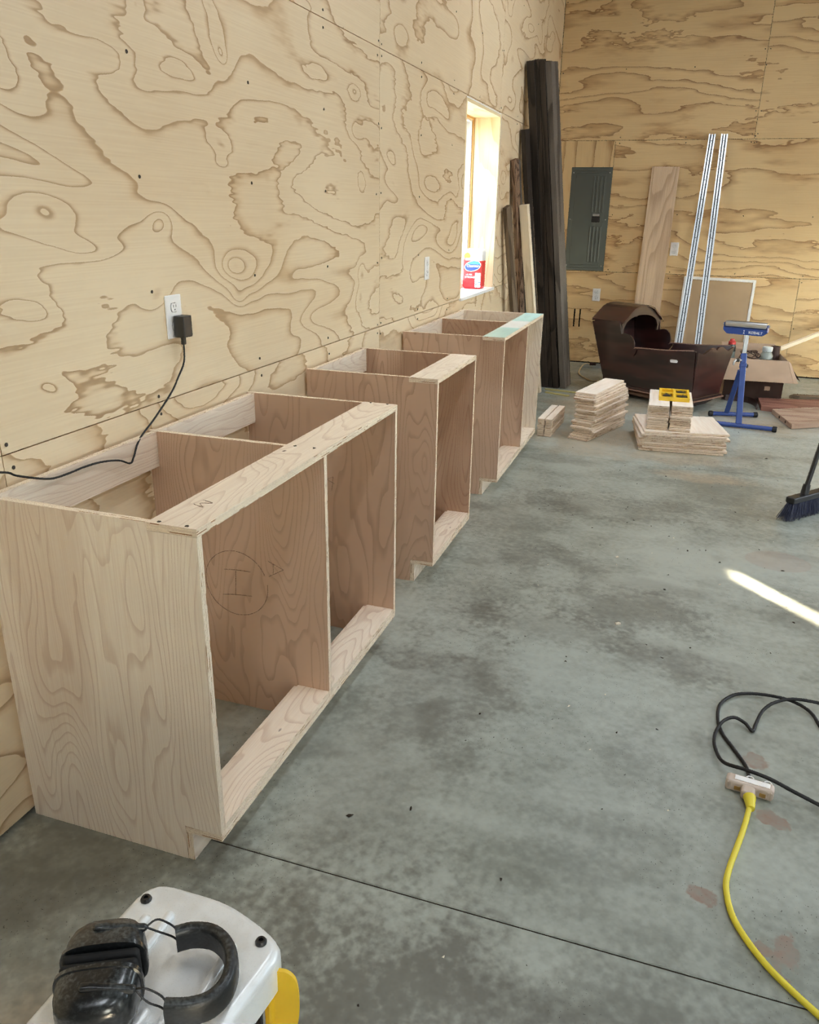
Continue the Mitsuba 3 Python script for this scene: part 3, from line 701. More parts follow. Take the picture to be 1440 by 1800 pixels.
# hood: front arch and three roof boards
zz = lambda w: float(np.interp(abs(w - .2), [0, .05, .10, .14, .30], [.757, .754, .744, .728, .612]))
outer = [(w, zz(w)) for w in (-.064, .06, .10, .15, .2, .25, .30, .34, .464)]
inner = [(w, .585 + .105 * math.sqrt(max(0, 1 - ((w - .2) / .235) ** 2))) for w in np.linspace(.435, -.035, 17)]
arch = Polygon(outer + [(.452, .545), (.425, .545)] + inner + [(-.025, .545), (-.052, .545)]).buffer(0)
v, f, _ = slab(arch, 'x', .700, .716); part(CR, 'hood_arch', xf((v, f), CM), 'mahogany_dull')
mat('mahogany_dull', C(46, 34, 29), 0.4, 0.5)
for k, (wa, wb_) in enumerate(((-.074, .0595), (.0605, .3395), (.3405, .474))):
    nn = 7; W_ = np.linspace(wa, wb_, nn)
    top = [(w, zz(w) + .016) for w in W_]; bot = [(w, zz(w) + .001) for w in W_[::-1]]
    v, f, _ = slab(Polygon(top + bot), 'x', .680, 1.015)
    part(CR, 'hood_board', xf((v, f), CM), 'mahogany')
for s_ in (.12, .76):
    pts = [(-.16, .052), (-.10, .022), (.0, .004), (.2, 0.0), (.4, .004), (.50, .022), (.56, .052), (.50, ZB - .035), (-.10, ZB - .035)]
    v, f, _ = slab(Polygon(pts), 'x', s_ - .011, s_ + .011); part(CR, 'rocker', xf((v, f), CM), 'mahogany')
part(CR, 'stretcher', xf(lathe([(0, 0), (.008, 0), (.010, .05), (.017, .15), (.019, .31), (.017, .47), (.010, .57), (.008, .617), (0, .617)], (.1315, .06, .045), (1, 0, 0), 14), CM), 'mahogany_edge', smooth=40)

# ------------------------------------------------------------------ roller stand
mat('blue_paint', C(40, 64, 124), 0.35, 0.5); mat('chrome', C(225, 228, 230), 0.12, metallic=1.0)
RS = thing('roller_stand', 'blue steel roller stand with a chrome roller on top, in front of the cardboard box', 'roller stand')
part(RS, 'foot_bar', cyl((1.765, 6.34, .0215), (2.165, 6.30, .0215), .0165, 16), 'blue_paint', smooth=40)
part(RS, 'foot_bar', cyl((1.745, 6.665, .0215), (2.06, 6.745, .0215), .0165, 16), 'blue_paint', smooth=40)
for a, b in (((2.160, 6.3005), (2.192, 6.2973)), ((1.770, 6.3395), (1.740, 6.3425)), ((2.055, 6.744), (2.086, 6.752)), ((1.75, 6.666), (1.72, 6.659))):
    part(RS, 'foot_cap', cyl((a[0], a[1], .0215), (b[0], b[1], .0215), .0212, 16, .004), 'black_rubber', smooth=40)
part(RS, 'front_leg', ebar((1.927, 6.325, .03), (1.897, 6.49, .53), .042, .036, (1, 0, 0), .004), 'blue_paint')
part(RS, 'rear_leg', ebar((1.853, 6.690, .03), (1.893, 6.515, .40), .036, .026, (1, 0, 0), .004), 'blue_paint')
part(RS, 'sleeve_band', ebar((1.9028, 6.458, .433), (1.9012, 6.467, .46), .048, .044, (1, 0, 0), .003), 'blue_paint')
part(RS, 'post', ebar((1.897, 6.49, .40), (1.900, 6.515, .682), .030, .026, (1, 0, 0), .004), 'steel')
kb = part(RS, 'lever', tube(spline([(1.885, 6.455, .485), (1.855, 6.44, .49), (1.838, 6.43, .48), (1.832, 6.43, .45)], 6), .0075, 8), 'steel', smooth=True)
part(RS, 'knob', rbox((1.845, 6.43, .474), (1.872, 6.452, .500), .008), 'black_plastic', smooth=40)
part(RS, 'knob', lathe([(0, 0), (.012, 0), (.014, .006), (.012, .016), (0, .017)], (1.921, 6.46, .445), (1, -.2, 0), 12), 'black_plastic', smooth=40)
rd = unit((.30, -.09, 0)); rn = np.array([-rd[1], rd[0], 0]); RC = np.array([1.885, 6.515, .735])
part(RS, 'roller', cyl(RC - rd * .148, RC + rd * .148, .0275, 28, .004), 'steel', smooth=40, label='chrome roller')
RM = frame(RC, rd, rn, (0, 0, 1))
bp = Polygon([(-.155, -.022), (.155, -.022), (.155, -.042), (.125, -.068), (-.125, -.068), (-.155, -.042)])
part(RS, 'bracket', xf(slab(bp, 'y', -.028, -.024)[:2], RM), 'blue_paint'); part(RS, 'bracket', xf(slab(bp, 'y', .024, .028)[:2], RM), 'blue_paint')
part(RS, 'bracket_floor', xf(chbox((-.15, -.0238, -.030), (.15, .0238, -.026), .001), RM), 'blue_paint')
for s_ in (-1, 1):
    e = part(RS, 'end_plate', xf(chbox((s_ * .154 - .002, -.028, -.040), (s_ * .154 + .002, .028, .012), .001), RM), 'blue_paint')
    part(e, 'axle_nut', xf(cyl((s_ * .156, 0, 0), (s_ * .166, 0, 0), .006, 6), RM), 'steel')
part(RS, 'lettering', xf(meshkit.text_mesh('KOBALT', .018, .001, True), RM @ frame((.028, -.0285, -.056), (1, 0, 0), (0, 0, 1), (0, -1, 0))), 'white_paint')
for zz_ in (-.038, -.055):
    part(RS, 'rivet', xf(cyl((-.004, -.0285, zz_), (-.004, -.0305, zz_), .0045, 10), RM), 'white_paint')

# ------------------------------------------------------------------ cardboard box and what is in it
mat('cardboard', mikit.proc(lambda p, n, uv: mix(C(190, 164, 140), C(172, 146, 122), fbm(p.x * 9, p.y * 9, p.z * 9, 3))), 0.85, 0.15)
mat('box_dark_brown', mikit.proc(lambda p, n, uv: mix(C(58, 40, 32), C(44, 30, 25), fbm(p.x * 5, p.y * 5, p.z * 5, 2))), 0.7, 0.2)  # much darker brown than the cardboard
BX = thing('cardboard_box', 'open cardboard box with a wide front flap folded down, behind the roller stand', 'box')
BM = rotz(4, (1.835, 7.36, 0.001)); BW_, BD_, BH_ = .475, .56, .36
for n_, lo, hi in (('front_wall', (0, 0, 0), (BW_, .004, BH_)), ('back_wall', (0, BD_ - .004, 0), (BW_, BD_, BH_)), ('side_wall', (0, .0045, 0), (.004, BD_ - .0045, BH_)), ('side_wall', (BW_ - .004, .0045, 0), (BW_, BD_ - .0045, BH_)), ('bottom', (.005, .005, 0), (BW_ - .005, BD_ - .005, .004))):
    part(BX, n_, xf(chbox(lo, hi, .001), BM), 'box_dark_brown' if n_ == 'front_wall' else 'cardboard')
def flap(quad, th=.0035):
    q = np.array(quad, float); n = unit(np.cross(q[1] - q[0], q[3] - q[0])) * th
    return tup(trimesh.convex.convex_hull(np.vstack([q, q + n])))
part(BX, 'front_flap', xf(flap([(-.004, -.005, BH_ - .001), (BW_ + .002, -.005, BH_ - .001), (BW_ + .050, -.125, BH_ - .165), (-.052, -.125, BH_ - .165)]), BM), 'cardboard', label='wide pale front flap')
part(BX, 'front_flap', xf(flap([(BW_ + .004, -.004, BH_ - .001), (BW_ + .03, .0, BH_ - .02), (BW_ + .090, -.115, BH_ - .165), (BW_ + .053, -.125, BH_ - .165)]), BM), 'cardboard')
part(BX, 'side_flap', xf(flap([(BW_ + .002, .02, BH_ - .001), (BW_ + .002, BD_ - .01, BH_ - .001), (BW_ + .13, BD_ - .0, BH_ - .17), (BW_ + .13, .03, BH_ - .17)]), BM), 'box_dark_brown')
part(BX, 'back_flap', xf(flap([(.01, BD_ + .001, BH_ - .001), (BW_ - .01, BD_ + .001, BH_ - .001), (BW_ - .02, BD_ + .04, BH_ + .05), (.0, BD_ + .04, BH_ + .05)]), BM), 'cardboard')
part(BX, 'printed_mark', xf(chbox((.33, -.0015, .10), (.375, -.0002, .135), .0003), BM), 'cardboard')
mat('red_cap', C(186, 60, 56), 0.4, 0.5); mat('jar_grey', C(150, 158, 150), 0.3, 0.5); mat('jar_lid', C(214, 224, 222), 0.4, 0.5); mat('belt_brown', C(58, 38, 34), 0.5, 0.4); mat('can_dark', C(40, 44, 44), 0.35, 0.5)
BO = lambda x, y, z=.0055: tuple((BM @ np.array([x, y, z, 1]))[:3])
sc_ = thing('spray_can', 'dark spray can with a red cap standing in the left of the cardboard box', 'can')
put(sc_, lathe([(0, 0), (.034, 0), (.036, .006), (.036, .355), (.030, .375), (.030, .38), (0, .38)], BO(.048, .25, .06), k=24), 'can_dark', smooth=40)
part(sc_, 'cap', lathe([(0, 0), (.031, 0), (.031, .022), (.020, .030), (.018, .044), (.010, .047), (0, .047)], BO(.048, .25, .4405), k=24), 'red_cap', smooth=40)
part(sc_, 'label_band', lathe([(.0363, .25), (.0366, .25), (.0366, .32), (.0363, .32)], BO(.048, .25, .06), k=24), 'jar_grey')
pk = thing('packing_block', 'dark block under the jars and cans in the cardboard box', 'block')
put(pk, xf(chbox((.01, .12, .006), (.46, .54, .0585), .004), BM), 'box_dark_brown')
jr = thing('glass_jar', 'grey-green jar with a pale lid, in the right of the cardboard box', 'jar')
put(jr, lathe([(0, 0), (.050, 0), (.055, .01), (.055, .27), (.052, .30), (.038, .325), (.036, .332), (0, .332)], BO(.345, .26, .06), k=28), 'jar_grey', smooth=40)
part(jr, 'lid', lathe([(.0, 0), (.042, 0), (.043, .004), (.043, .036), (.040, .040), (0, .040)], BO(.345, .26, .3925), k=28), 'jar_lid', smooth=40)
bl = thing('belt_roll', 'coiled dark brown band standing beside the jar in the cardboard box', 'belt')
put(bl, xf(sweep([(.425 + .030 * math.cos(a), .33, .385 + .048 * math.sin(a)) for a in np.linspace(0, 2 * math.pi, 29)[:-1]], [(-.028, -.003), (.028, -.003), (.028, .003), (-.028, .003)], closed=True, up=(0, 1, 0)) if False else sweep([(.420 + .038 * math.cos(a), .33 + .038 * math.sin(a), .215) for a in np.linspace(0, 2 * math.pi, 29)[:-1]], [(-.003, -.155), (.003, -.155), (.003, .215), (-.003, .215)], closed=True, up=(0, 0, 1)), BM), 'belt_brown', smooth=40)
wi = thing('wire_bundle', 'tangle of thin wires heaped in the middle of the cardboard box', 'wire')
r_ = np.random.default_rng(5)
wp = [(.20 + .075 * math.cos(a * 1.9) + r_.normal(0, .01), .22 + .06 * math.sin(a * 2.3) + r_.normal(0, .01), .335 + .055 * abs(math.sin(a * 1.3))) for a in np.linspace(0, 12, 34)]
put(wi, xf(tube(spline(wp, 5), .0035, 6), BM), 'belt_brown', smooth=True)
wk = thing('paper_heap', 'crumpled heap of brown packing filling the cardboard box below the wires', 'packing')
g = trimesh.creation.icosphere(subdivisions=4); v = np.array(g.vertices); v = v * (1 + .35 * (meshkit.fbm(v * 3.1 + 5, 3)[:, None] - .5)); v = v * np.array([.085, .12, .115]) + np.array([.185, .27, .185]); put(wk, xf((v, np.array(g.faces)), BM), 'box_dark_brown')

st = thing('wooden_stick', 'pale square stick running up to the right from behind the cardboard box', 'stick')
put(st, plank((2.30, 8.05, .365), (3.10, 8.70, .655), .032, .03, (0, 0, 1), 340, drop=False), 'cream_wood')

# ------------------------------------------------------------------ stacks of plywood strips
ORD = ['topmost', 'second from the top', 'third from the top', 'fourth from the top', 'fifth from the top', 'sixth from the top', 'seventh from the top', 'eighth from the top', 'ninth from the top', 'tenth from the top', 'eleventh from the top',
       'twelfth from the top', 'thirteenth from the top', 'fourteenth from the top', 'fifteenth from the top', 'sixteenth from the top', 'seventeenth from the top', 'eighteenth from the top', 'nineteenth from the top', 'twentieth from the top', 'twenty-first from the top', 'lowest']
mat('ply_strip', mikit.proc(lambda p, n, uv: mi.Color3f(dr.select(uv.y > 50, mix(plies(uv.y, uv.x, C(232, 214, 190), C(150, 116, 88), 3.0, .0148), C(96, 70, 50), smoothstep(100.0026, 100.0012, uv.y) * 0.8), mix(C(248, 240, 228), C(230, 214, 194), 0.6 * noise(uv.x * 9, uv.y * 120, 2.0) + 0.4 * noise(uv.x * 2, uv.y * 8, 5.0))))), 0.5, 0.35)  # edges darken along the bottom, painting the shaded gap under each board
def strip(name, label, group, c, ang, L, W, t, z, seed, m='ply_strip'):
    k = thing(name, label, 'board', group)
    mm = slab((-W / 2, -L / 2, W / 2, L / 2), 'z', z, z + t, 1, seed)
    put(k, xf(mm, rotz(ang, (c[0], c[1], 0))), m); return k
rs = np.random.default_rng(12)
# A: the low bundle beside the far cabinet, two strips wide
for col, xc in ((0, .5835), (1, .6365)):
    z = .001
    for i in range(8):
        strip('plywood_batten', f"narrow batten, {ORD[7 - i]} in the {('left', 'right')[col]} column of the smallest stack", 'narrow battens in the small bundle', (xc + rs.normal(0, .0015) - .002 * i * 0, 5.77 + rs.normal(0, .004)), -2.5 + rs.normal(0, .25), .475, .0465, .0150, z, 400 + 20 * col + i); z += .0158
# B: the tall stack
z = .001; N_ = 20
for i in range(N_):
    q = i / (N_ - 1)
    cx = .940 + .022 * math.sin(q * math.pi) - .008 * q + rs.normal(0, .008); cy = 5.80 + .085 * q + rs.normal(0, .012)
    strip('plywood_plank', f"pale plank, {ORD[N_ - 1 - i]} in the tall uneven stack", 'planks in the tall leaning stack', (cx, cy), -19 + 4.5 * q + rs.normal(0, 1.3), .60 + .02 * q, .148, .0150, z, 450 + i); z += .0162
# C: the wide sheets, and two columns of short ones on top
z = .001
for i in range(9):
    strip('plywood_sheet_offcut', f"wide square plywood offcut, {ORD[8 - i]} of its pile on the floor", 'wide offcuts piled on the floor', (1.508 + rs.normal(0, .009) - .002 * i, 5.70 + rs.normal(0, .009)), 5 + .9 * i + rs.normal(0, .8), .50, .545, .0148, z, 480 + i); z += .0156
zc_ = z
for col, xc in ((0, 1.352), (1, 1.496)):
    z = zc_; n_ = 10
    for i in range(n_):
        L_ = .50 if not (col == 0 and i == n_ - 1) else .54
        strip('plywood_plate', f"short plywood plate, {ORD[n_ - 1 - i]} in the {('left', 'right')[col]} column", 'short plates stacked on the wide offcuts', (xc + rs.normal(0, .0024), 5.715 + .02 * col + rs.normal(0, .012)), 2.0 + rs.normal(0, .6), L_, .133, .0158, z, 500 + 20 * col + i); z += .0168
ztop = z
# yellow tray of screws
mat('yellow_plastic', C(226, 186, 44), 0.35, 0.5)
TR = thing('parts_tray', 'yellow plastic tray of four compartments holding screws, on top of the short plates', 'tray')
TM = rotz(2, (1.352, 5.62, ztop)); w_, l_, h_ = .192, .30, .026
tray = sbox(0, 0, w_, l_).buffer(.008).buffer(-.004)
bins = [sbox(.010 + i * (w_ / 2 - .001), .012 + j * (l_ / 2 - .002), w_ / 2 - .006 + i * (w_ / 2 - .002), l_ / 2 - .010 + j * (l_ / 2 - .002)).buffer(-.008).buffer(.008) for i in (0, 1) for j in (0, 1)]
ccw = lambda g: (lambda q: q if 0.5 * np.sum(q[:, 0] * np.roll(q[:, 1], -1) - q[:, 1] * np.roll(q[:, 0], -1)) > 0 else q[::-1])(np.array(g.exterior.coords)[:-1])
body = m3.Manifold.extrude(m3.CrossSection([ccw(tray)]), h_)
for b_ in bins:
    body = body - m3.Manifold.extrude(m3.CrossSection([ccw(b_)]), h_).translate((0, 0, .004))
put(TR, xf(body, TM), 'yellow_plastic')
mat('screws_dark', C(70, 60, 44), 0.4, 0.5, 0.4)
for n_, b_ in enumerate(bins):
    if n_ == 1: continue
    x0, y0_, x1, y1_ = b_.bounds; sc_m = []
    for i in range(46):
        c = np.array([rs.uniform(x0 + .016, x1 - .016), rs.uniform(y0_ + .016, y1_ - .016), .0105 + .010 * rs.random()]); d_ = unit(rs.normal(0, 1, 3) * np.array([1, 1, .2]))
        sc_m.append(cyl(c - d_ * .011, c + d_ * .011, .0022, 6)); sc_m.append(cyl(c + d_ * .011, c + d_ * .013, .0046, 6))
    k = num('loose_screws'); labels[k] = {'label': f"loose dark screws heaped in the {('front left', '', 'front right', 'back right')[n_]} compartment of the yellow tray", 'category': 'screws', 'kind': 'stuff', 'group': 'screws in the yellow tray'}
    put(k, xf(cat(*sc_m), TM), 'screws_dark')

# ------------------------------------------------------------------ odds and ends on the floor at the back
mat('red_board', mikit.proc(grain_fn(C(150, 106, 92), C(118, 78, 66), 5.0, 0.4)), 0.6, 0.3)
mat('dusty_board', mikit.proc(grain_fn(C(178, 152, 132), C(146, 118, 98), 5.0, 0.4)), 0.7, 0.25)
mat('frame_dark', C(52, 36, 30), 0.6, 0.3)
def floor_board(label, poly, z0, z1, m, seed, cat_='board'):
    k = thing('floor_board', label, cat_, 'boards lying on the floor at the right'); put(k, slab(Polygon(poly), 'z', z0, z1, 0, seed), m); return k
floor_board('thin reddish board lying on the floor behind the dusty one at the right edge', [(2.125, 7.36), (2.13, 7.02), (2.285, 6.985), (3.3, 7.52), (3.2, 7.70), (2.45, 7.42)], .001, .040, 'red_board', 350)
fbk = floor_board('dusty brown panel with a mitred end lying nearest the camera at the right edge', [(2.305, 6.435), (2.205, 6.93), (3.1, 7.50), (3.3, 7.10)], .004, .040, 'dusty_board', 351)
for q in (.3, .6):
    c = np.array([2.305, 6.435]) * (1 - q) + np.array([2.205, 6.93]) * q
    part(fbk, 'peg_hole', cyl((c[0] - .002, c[1] - .001, .021), (c[0] + .006, c[1], .021), .011, 12), 'frame_dark')
floor_board('narrow dark board lying farthest back at the right edge, before the back wall', [(2.395, 7.60), (2.44, 7.68), (3.4, 7.80), (3.45, 7.60)], .012, .034, 'brown_wood', 352)
sp_ = thing('curved_strap', 'dark red curved strap standing on edge between the legs of the roller stand', 'strap')
put(sp_, sweep(spline([(1.86, 7.325, .026), (1.95, 7.335, .026), (2.035, 7.305, .026), (2.085, 7.22, .026), (2.10, 7.12, .026), (2.10, 7.05, .026)], 8), [(-.004, -.025), (.004, -.025), (.004, .025), (-.004, .025)], up=(0, 0, 1)), 'mahogany', smooth=40)
mt = thing('metal_strip', 'bare metal channel lying along the foot of the back wall beside the cradle', 'metal strip')
put(mt, xf(trimesh.creation.extrude_polygon(Polygon([(-.03, 0), (.03, 0), (.03, .026), (.026, .026), (.026, .004), (-.026, .004), (-.026, .026), (-.03, .026)]), .75, engine='earcut'), frame((.50, 8.48, .002), (.03, .999, 0), (0, 0, 1), (.999, -.03, 0))), 'galvanised')
part(mt, 'slot', chbox((.62, 8.455, .0065), (.70, 8.49, .0085), .0005), 'screw_dark')
mat('cord_beige', C(196, 176, 138), 0.6, 0.3)
cd = thing('beige_cord', 'beige cord looping on the floor by the end of the metal channel', 'cord')
put(cd, tube(spline([(.58, 8.42, .03), (.56, 8.40, .052), (.52, 8.36, .045), (.50, 8.22, .012), (.52, 8.02, .008), (.60, 7.82, .008), (.68, 7.70, .008), (.76, 7.72, .008)], 8), .0065, 8), 'cord_beige', smooth=True)
part(cd, 'end_block', chbox((.575, 8.40, .033), (.635, 8.44, .062), .003), 'frame_dark')
mat('yellow_strip', C(188, 178, 120), 0.6, 0.3)
for i, (a, b) in enumerate([((.33, 7.165), (.66, 7.11)), ((.36, 7.03), (.57, 6.95))]):
    k = thing('thin_slat', ('yellowish thin slat on the floor at the foot of the tall dark bundle', 'short yellowish slat on the floor nearer the camera than the other slat')[i], 'slat')
    put(k, plank((a[0], a[1], .006), (b[0], b[1], .006), .035, .008, (0, 1, 0), 360 + i), 'yellow_strip')

# ------------------------------------------------------------------ broom
mat('bristle_blue', C(22, 27, 52), 0.5, 0.4)
BR = thing('broom', 'black broom with dark blue bristles standing on the floor at the right edge', 'broom')
bd = unit((.64, .77, 0)); bn = np.array([-bd[1], bd[0], 0]); B0 = np.array([2.088, 4.352, 0])
BMx = frame(B0, bd, bn, (0, 0, 1))
part(BR, 'head', xf(rbox((-.005, -.026, .088), (.36, .026, .122), .008), BMx), 'black_plastic', smooth=40)
part(BR, 'socket', lathe([(0, 0), (.021, 0), (.019, .05), (.019, .055), (0, .055)], tuple((BMx @ np.array([.115, 0, .118, 1]))[:3]), (.10, .16, 1), 16), 'black_plastic', smooth=40)
hb = (BMx @ np.array([.115, 0, .135, 1]))[:3]; hdir = unit((.16, .20, 1.0))
part(BR, 'handle', cyl(hb, hb + hdir * 1.25, .0125, 14), 'black_plastic', smooth=40)
bs = []
for i in range(520):
    s_ = rs.uniform(.0, .355); t_ = rs.uniform(-1, 1)
    e_ = (s_ - .178) / .178
    p0 = np.array([s_, t_ * .021, .09]); p1 = np.array([s_ + .050 * np.sign(e_) * abs(e_) ** 2.5 + rs.normal(0, .003), t_ * .045 + rs.normal(0, .003), .003 + .012 * rs.random() ** 2])
    bs.append(sweep([p0, (p0 + p1) / 2 + np.array([.004 * -e_, 0, .004]), p1], ring(.0016, 4)))
part(BR, 'bristles', xf(cat(*bs), BMx), 'bristle_blue', kind='stuff', label='dark blue bristles')
part(BR, 'bristle_block', xf(tup(trimesh.convex.convex_hull(np.array([(x, y, z) for x, y, z in ((.004, -.018, .089), (.352, -.018, .089), (.352, .018, .089), (.004, .018, .089), (-.012, -.03, .02), (.368, -.03, .02), (.368, .03, .02), (-.012, .03, .02))]))), BMx), 'bristle_blue')

# ------------------------------------------------------------------ cords and the three-way tap
BK = thing('black_cord', 'black extension cord looped on the concrete at the right edge, plugged into the clear tap', 'cord')
bp_ = [(1.775, 2.020, .022), (1.782, 2.055, .012), (1.776, 2.111, .006), (1.745, 2.185, .006), (1.717, 2.250, .006), (1.706, 2.319, .006), (1.713, 2.404, .007), (1.749, 2.470, .008), (1.795, 2.500, .010), (1.865, 2.508, .014), (1.933, 2.495, .016), (1.985, 2.455, .012), (2.012, 2.37, .006),
       (2.06, 2.25, .006), (2.16, 2.19, .006), (2.27, 2.28, .006), (2.27, 2.42, .006), (2.16, 2.50, .010), (2.06, 2.497, .020), (1.99, 2.494, .028), (1.928, 2.482, .030), (1.875, 2.447, .026), (1.840, 2.400, .018), (1.818, 2.335, .010), (1.806, 2.292, .007),
       (1.795, 2.303, .010), (1.783, 2.316, .015), (1.751, 2.324, .022), (1.716, 2.284, .024), (1.694, 2.216, .020), (1.693, 2.157, .016), (1.713, 2.082, .022), (1.770, 2.047, .036), (1.83, 2.028, .036), (1.895, 2.008, .024), (1.975, 1.985, .010), (2.1, 1.93, .006), (2.4, 1.75, .006), (2.9, 1.7, .006), (4.2, 1.9, .006)]
put(BK, tube(spline(bp_, 6), .0052, 10), 'black_rubber', smooth=True)
part(BK, 'plug', cyl((1.775, 2.018, .022), (1.774, 1.985, .022), .013, 14, .003), 'black_rubber', smooth=40)
mat('cord_yellow', C(214, 198, 52), 0.4, 0.5)
YC = thing('yellow_cord', 'yellow extension cord snaking across the concrete from the clear tap', 'cord')
yp = [(1.777, 1.935, .020), (1.774, 1.905, .014), (1.757, 1.827, .0075), (1.736, 1.745, .0075), (1.718, 1.673, .0075), (1.710, 1.615, .0075), (1.719, 1.540, .0075), (1.746, 1.478, .0075), (1.787, 1.418, .0075), (1.837, 1.367, .0075), (1.878, 1.330, .0075), (1.97, 1.24, .0075), (2.2, 1.05, .0075), (2.6, .9, .0075), (3.4, .95, .0075)]
put(YC, tube(spline(yp, 8), .0072, 12), 'cord_yellow', smooth=True)
sr = part(YC, 'strain_relief', lathe([(0, 0), (.010, 0), (.012, .012), (.014, .03), (.0165, .042), (.0165, .046), (0, .046)], (1.7785, 1.908, .016), (-.02, 1, .03), 18), 'cord_yellow', smooth=40)
mat('clear_pvc', C(196, 178, 160), 0.22, 0.5, spec_trans=0.0)
TPW = thing('power_tap', 'clear plastic three-way power tap lying on the concrete between the yellow and black cords', 'power tap')
TA = rotz(-8, (1.780, 1.998, .001))
put(TPW, xf(rbox((-.062, -.020, 0), (.062, .020, .036), .010), TA), 'tap_clear', smooth=40)
scene['tap_clear'] = {'type': 'twosided', 'bsdf': {'type': 'blendbsdf', 'weight': 0.35, 'a': {'type': 'principled', 'base_color': {'type': 'rgb', 'value': C(176, 156, 138)}, 'roughness': 0.2, 'specular': 0.6}, 'b': {'type': 'roughplastic', 'diffuse_reflectance': {'type': 'rgb', 'value': C(206, 198, 190)}, 'alpha': 0.08}}}
part(TPW, 'neck', xf(rbox((-.020, -.046, .002), (.016, -.012, .032), .009), TA), 'tap_clear', smooth=40)
part(TPW, 'top_plate', xf(chbox((-.040, -.010, .0362), (.050, .010, .0375), .0005), TA), 'white_plastic')
for x in (-.002, .044):
    part(TPW, 'loop', xf(sweep([(x + .009 * math.cos(a), .020 + .009 * math.sin(a), .030) for a in np.linspace(0, 2 * math.pi, 15)[:-1]], ring(.0022, 6), closed=True), TA), 'white_plastic', smooth=True)
for x in (-.055, -.048, .048, .055):
    part(TPW, 'rib', xf(rbox((x - .002, -.0215, .006), (x + .002, .0215, .030), .0018), TA), 'tap_clear')
mat('brass', C(190, 150, 90), 0.3, metallic=1.0)
for x in (-.030, .034):
    part(TPW, 'contact', xf(chbox((x - .008, -.0212, .010), (x + .008, -.0201, .022), .0004), TA), 'brass')

# ------------------------------------------------------------------ the machine at the lower left and the ear muffs on it
def machine_metal(p, n, uv):
    d = smoothstep(.70, .85, noise(p.x * 900, p.y * 900, p.z * 900)) * 0.16 + 0.3 * smoothstep(.45, .8, fbm(p.x * 22, p.y * 22, p.z * 22, 3))
    return mix(C(230, 232, 230), C(186, 182, 174), d)
mat('cast_alu', mikit.proc(machine_metal), 0.34, 0.5, 0.15)
mat('machine_red', C(112, 22, 24), 0.4, 0.5)
MC = thing('power_tool', 'silver-topped power tool with a yellow lever standing on the floor at the lower left', 'power tool')
outl = spline([(.757, .30), (.762, .55), (.769, .735), (.776, .770), (.796, .787), (.84, .790), (.90, .789), (.955, .775), (1.000, .757), (1.017, .738), (1.015, .70), (1.004, .60), (.985, .30)], 5)
op = Polygon(outl).buffer(0)
def offs(pg, d): return np.array(pg.buffer(d, join_style=1).exterior.coords)
ZT = .50
layers = [(0.004, -.062), (0.004, -.016), (0.001, -.007), (-0.005, -.0015), (-0.011, 0.0)]
lay = []
for d, dz in layers:
    ls = op.buffer(d).exterior; L_ = ls.length
    c0 = np.array([ls.interpolate(q * L_).coords[0] for q in np.linspace(0, 1, 121)[:-1]]); k0 = np.argmin(np.linalg.norm(c0 - np.array([.757, .30]), axis=1)); c0 = np.roll(c0, -k0, 0)
    a0 = np.sum(c0[:, 0] * np.roll(c0[:, 1], -1) - c0[:, 1] * np.roll(c0[:, 0], -1)); c0 = c0 if a0 > 0 else np.roll(c0[::-1], 1, 0)
    lay.append(np.column_stack([c0, np.full(120, ZT + dz)]))
V = np.vstack(lay + [[[.9, .5, ZT - .062]], [[.9, .55, ZT]]]); F_ = []
for i in range(len(lay) - 1):
    for j in range(120):
        a_, b_ = i * 120 + j, i * 120 + (j + 1) % 120; F_ += [[a_, b_, b_ + 120], [a_, b_ + 120, a_ + 120]]
nl = (len(lay) - 1) * 120
for j in range(120):
    F_ += [[len(V) - 2, (j + 1) % 120, j], [len(V) - 1, nl + j, nl + (j + 1) % 120]]
part(MC, 'top_cover', (V, np.array(F_)), 'cast_alu', smooth=35)
for k, (x, ya, yb) in enumerate(((.812, .34, .725), (.842, .34, .742), (.872, .34, .60), (.902, .34, .60), (.930, .34, .60), (.956, .55, .725), (.978, .655, .695))):
    part(MC, 'ridge', rbox((x - .0075, ya, ZT - .004), (x + .0075, yb, ZT + .0105), .0070), 'cast_alu', smooth=50)
for (x, y) in ((.789, .751), (.989, .742)):
    s_ = part(MC, 'bolt', lathe([(0, .001), (.0035, .001), (.0035, .0055), (.0065, .0055), (.0085, .002), (.0085, 0), (0, 0)], (x, y, ZT), k=18), 'black_plastic', smooth=40)
part(MC, 'body', chbox((.80, .33, .20), (.982, .715, ZT - .0635), .010), 'machine_red')
part(MC, 'base', chbox((.77, .30, .001), (1.00, .77, .07), .012), 'black_plastic')
for (x, y) in ((.975, .735), (.805, .745), (.972, .36), (.80, .36)):
    part(MC, 'column', cyl((x, y, .0705), (x, y, ZT - .0635), .011, 18), 'chrome' if False else 'black_plastic', smooth=40)
part(MC, 'inner_body', chbox((.80, .33, .0705), (.96, .70, .1995), .008), 'black_plastic')
lv = part(MC, 'lever_bracket', tup(trimesh.convex.convex_hull(np.vstack([chbox((1.005, .712, .29), (1.015, .742, .425), .002)[0], chbox((1.006, .72, .425), (1.016, .738, .470), .003)[0]]))), 'yellow_plastic', label='yellow lever')
lp_ = Polygon(spline([(0, .0), (.028, .03), (.034, .08), (.030, .125), (.012, .142), (0, .125)], 6, closed=True)).buffer(0)
m_ = slab(lp_, 'y', -.003, .003)[:2]; part(lv, 'paddle', xf(m_, rotz(20, (1.016, .727, .332))), 'yellow_plastic')
part(MC, 'pivot', cyl((.992, .73, .44), (1.005, .73, .44), .008, 14), 'black_plastic')

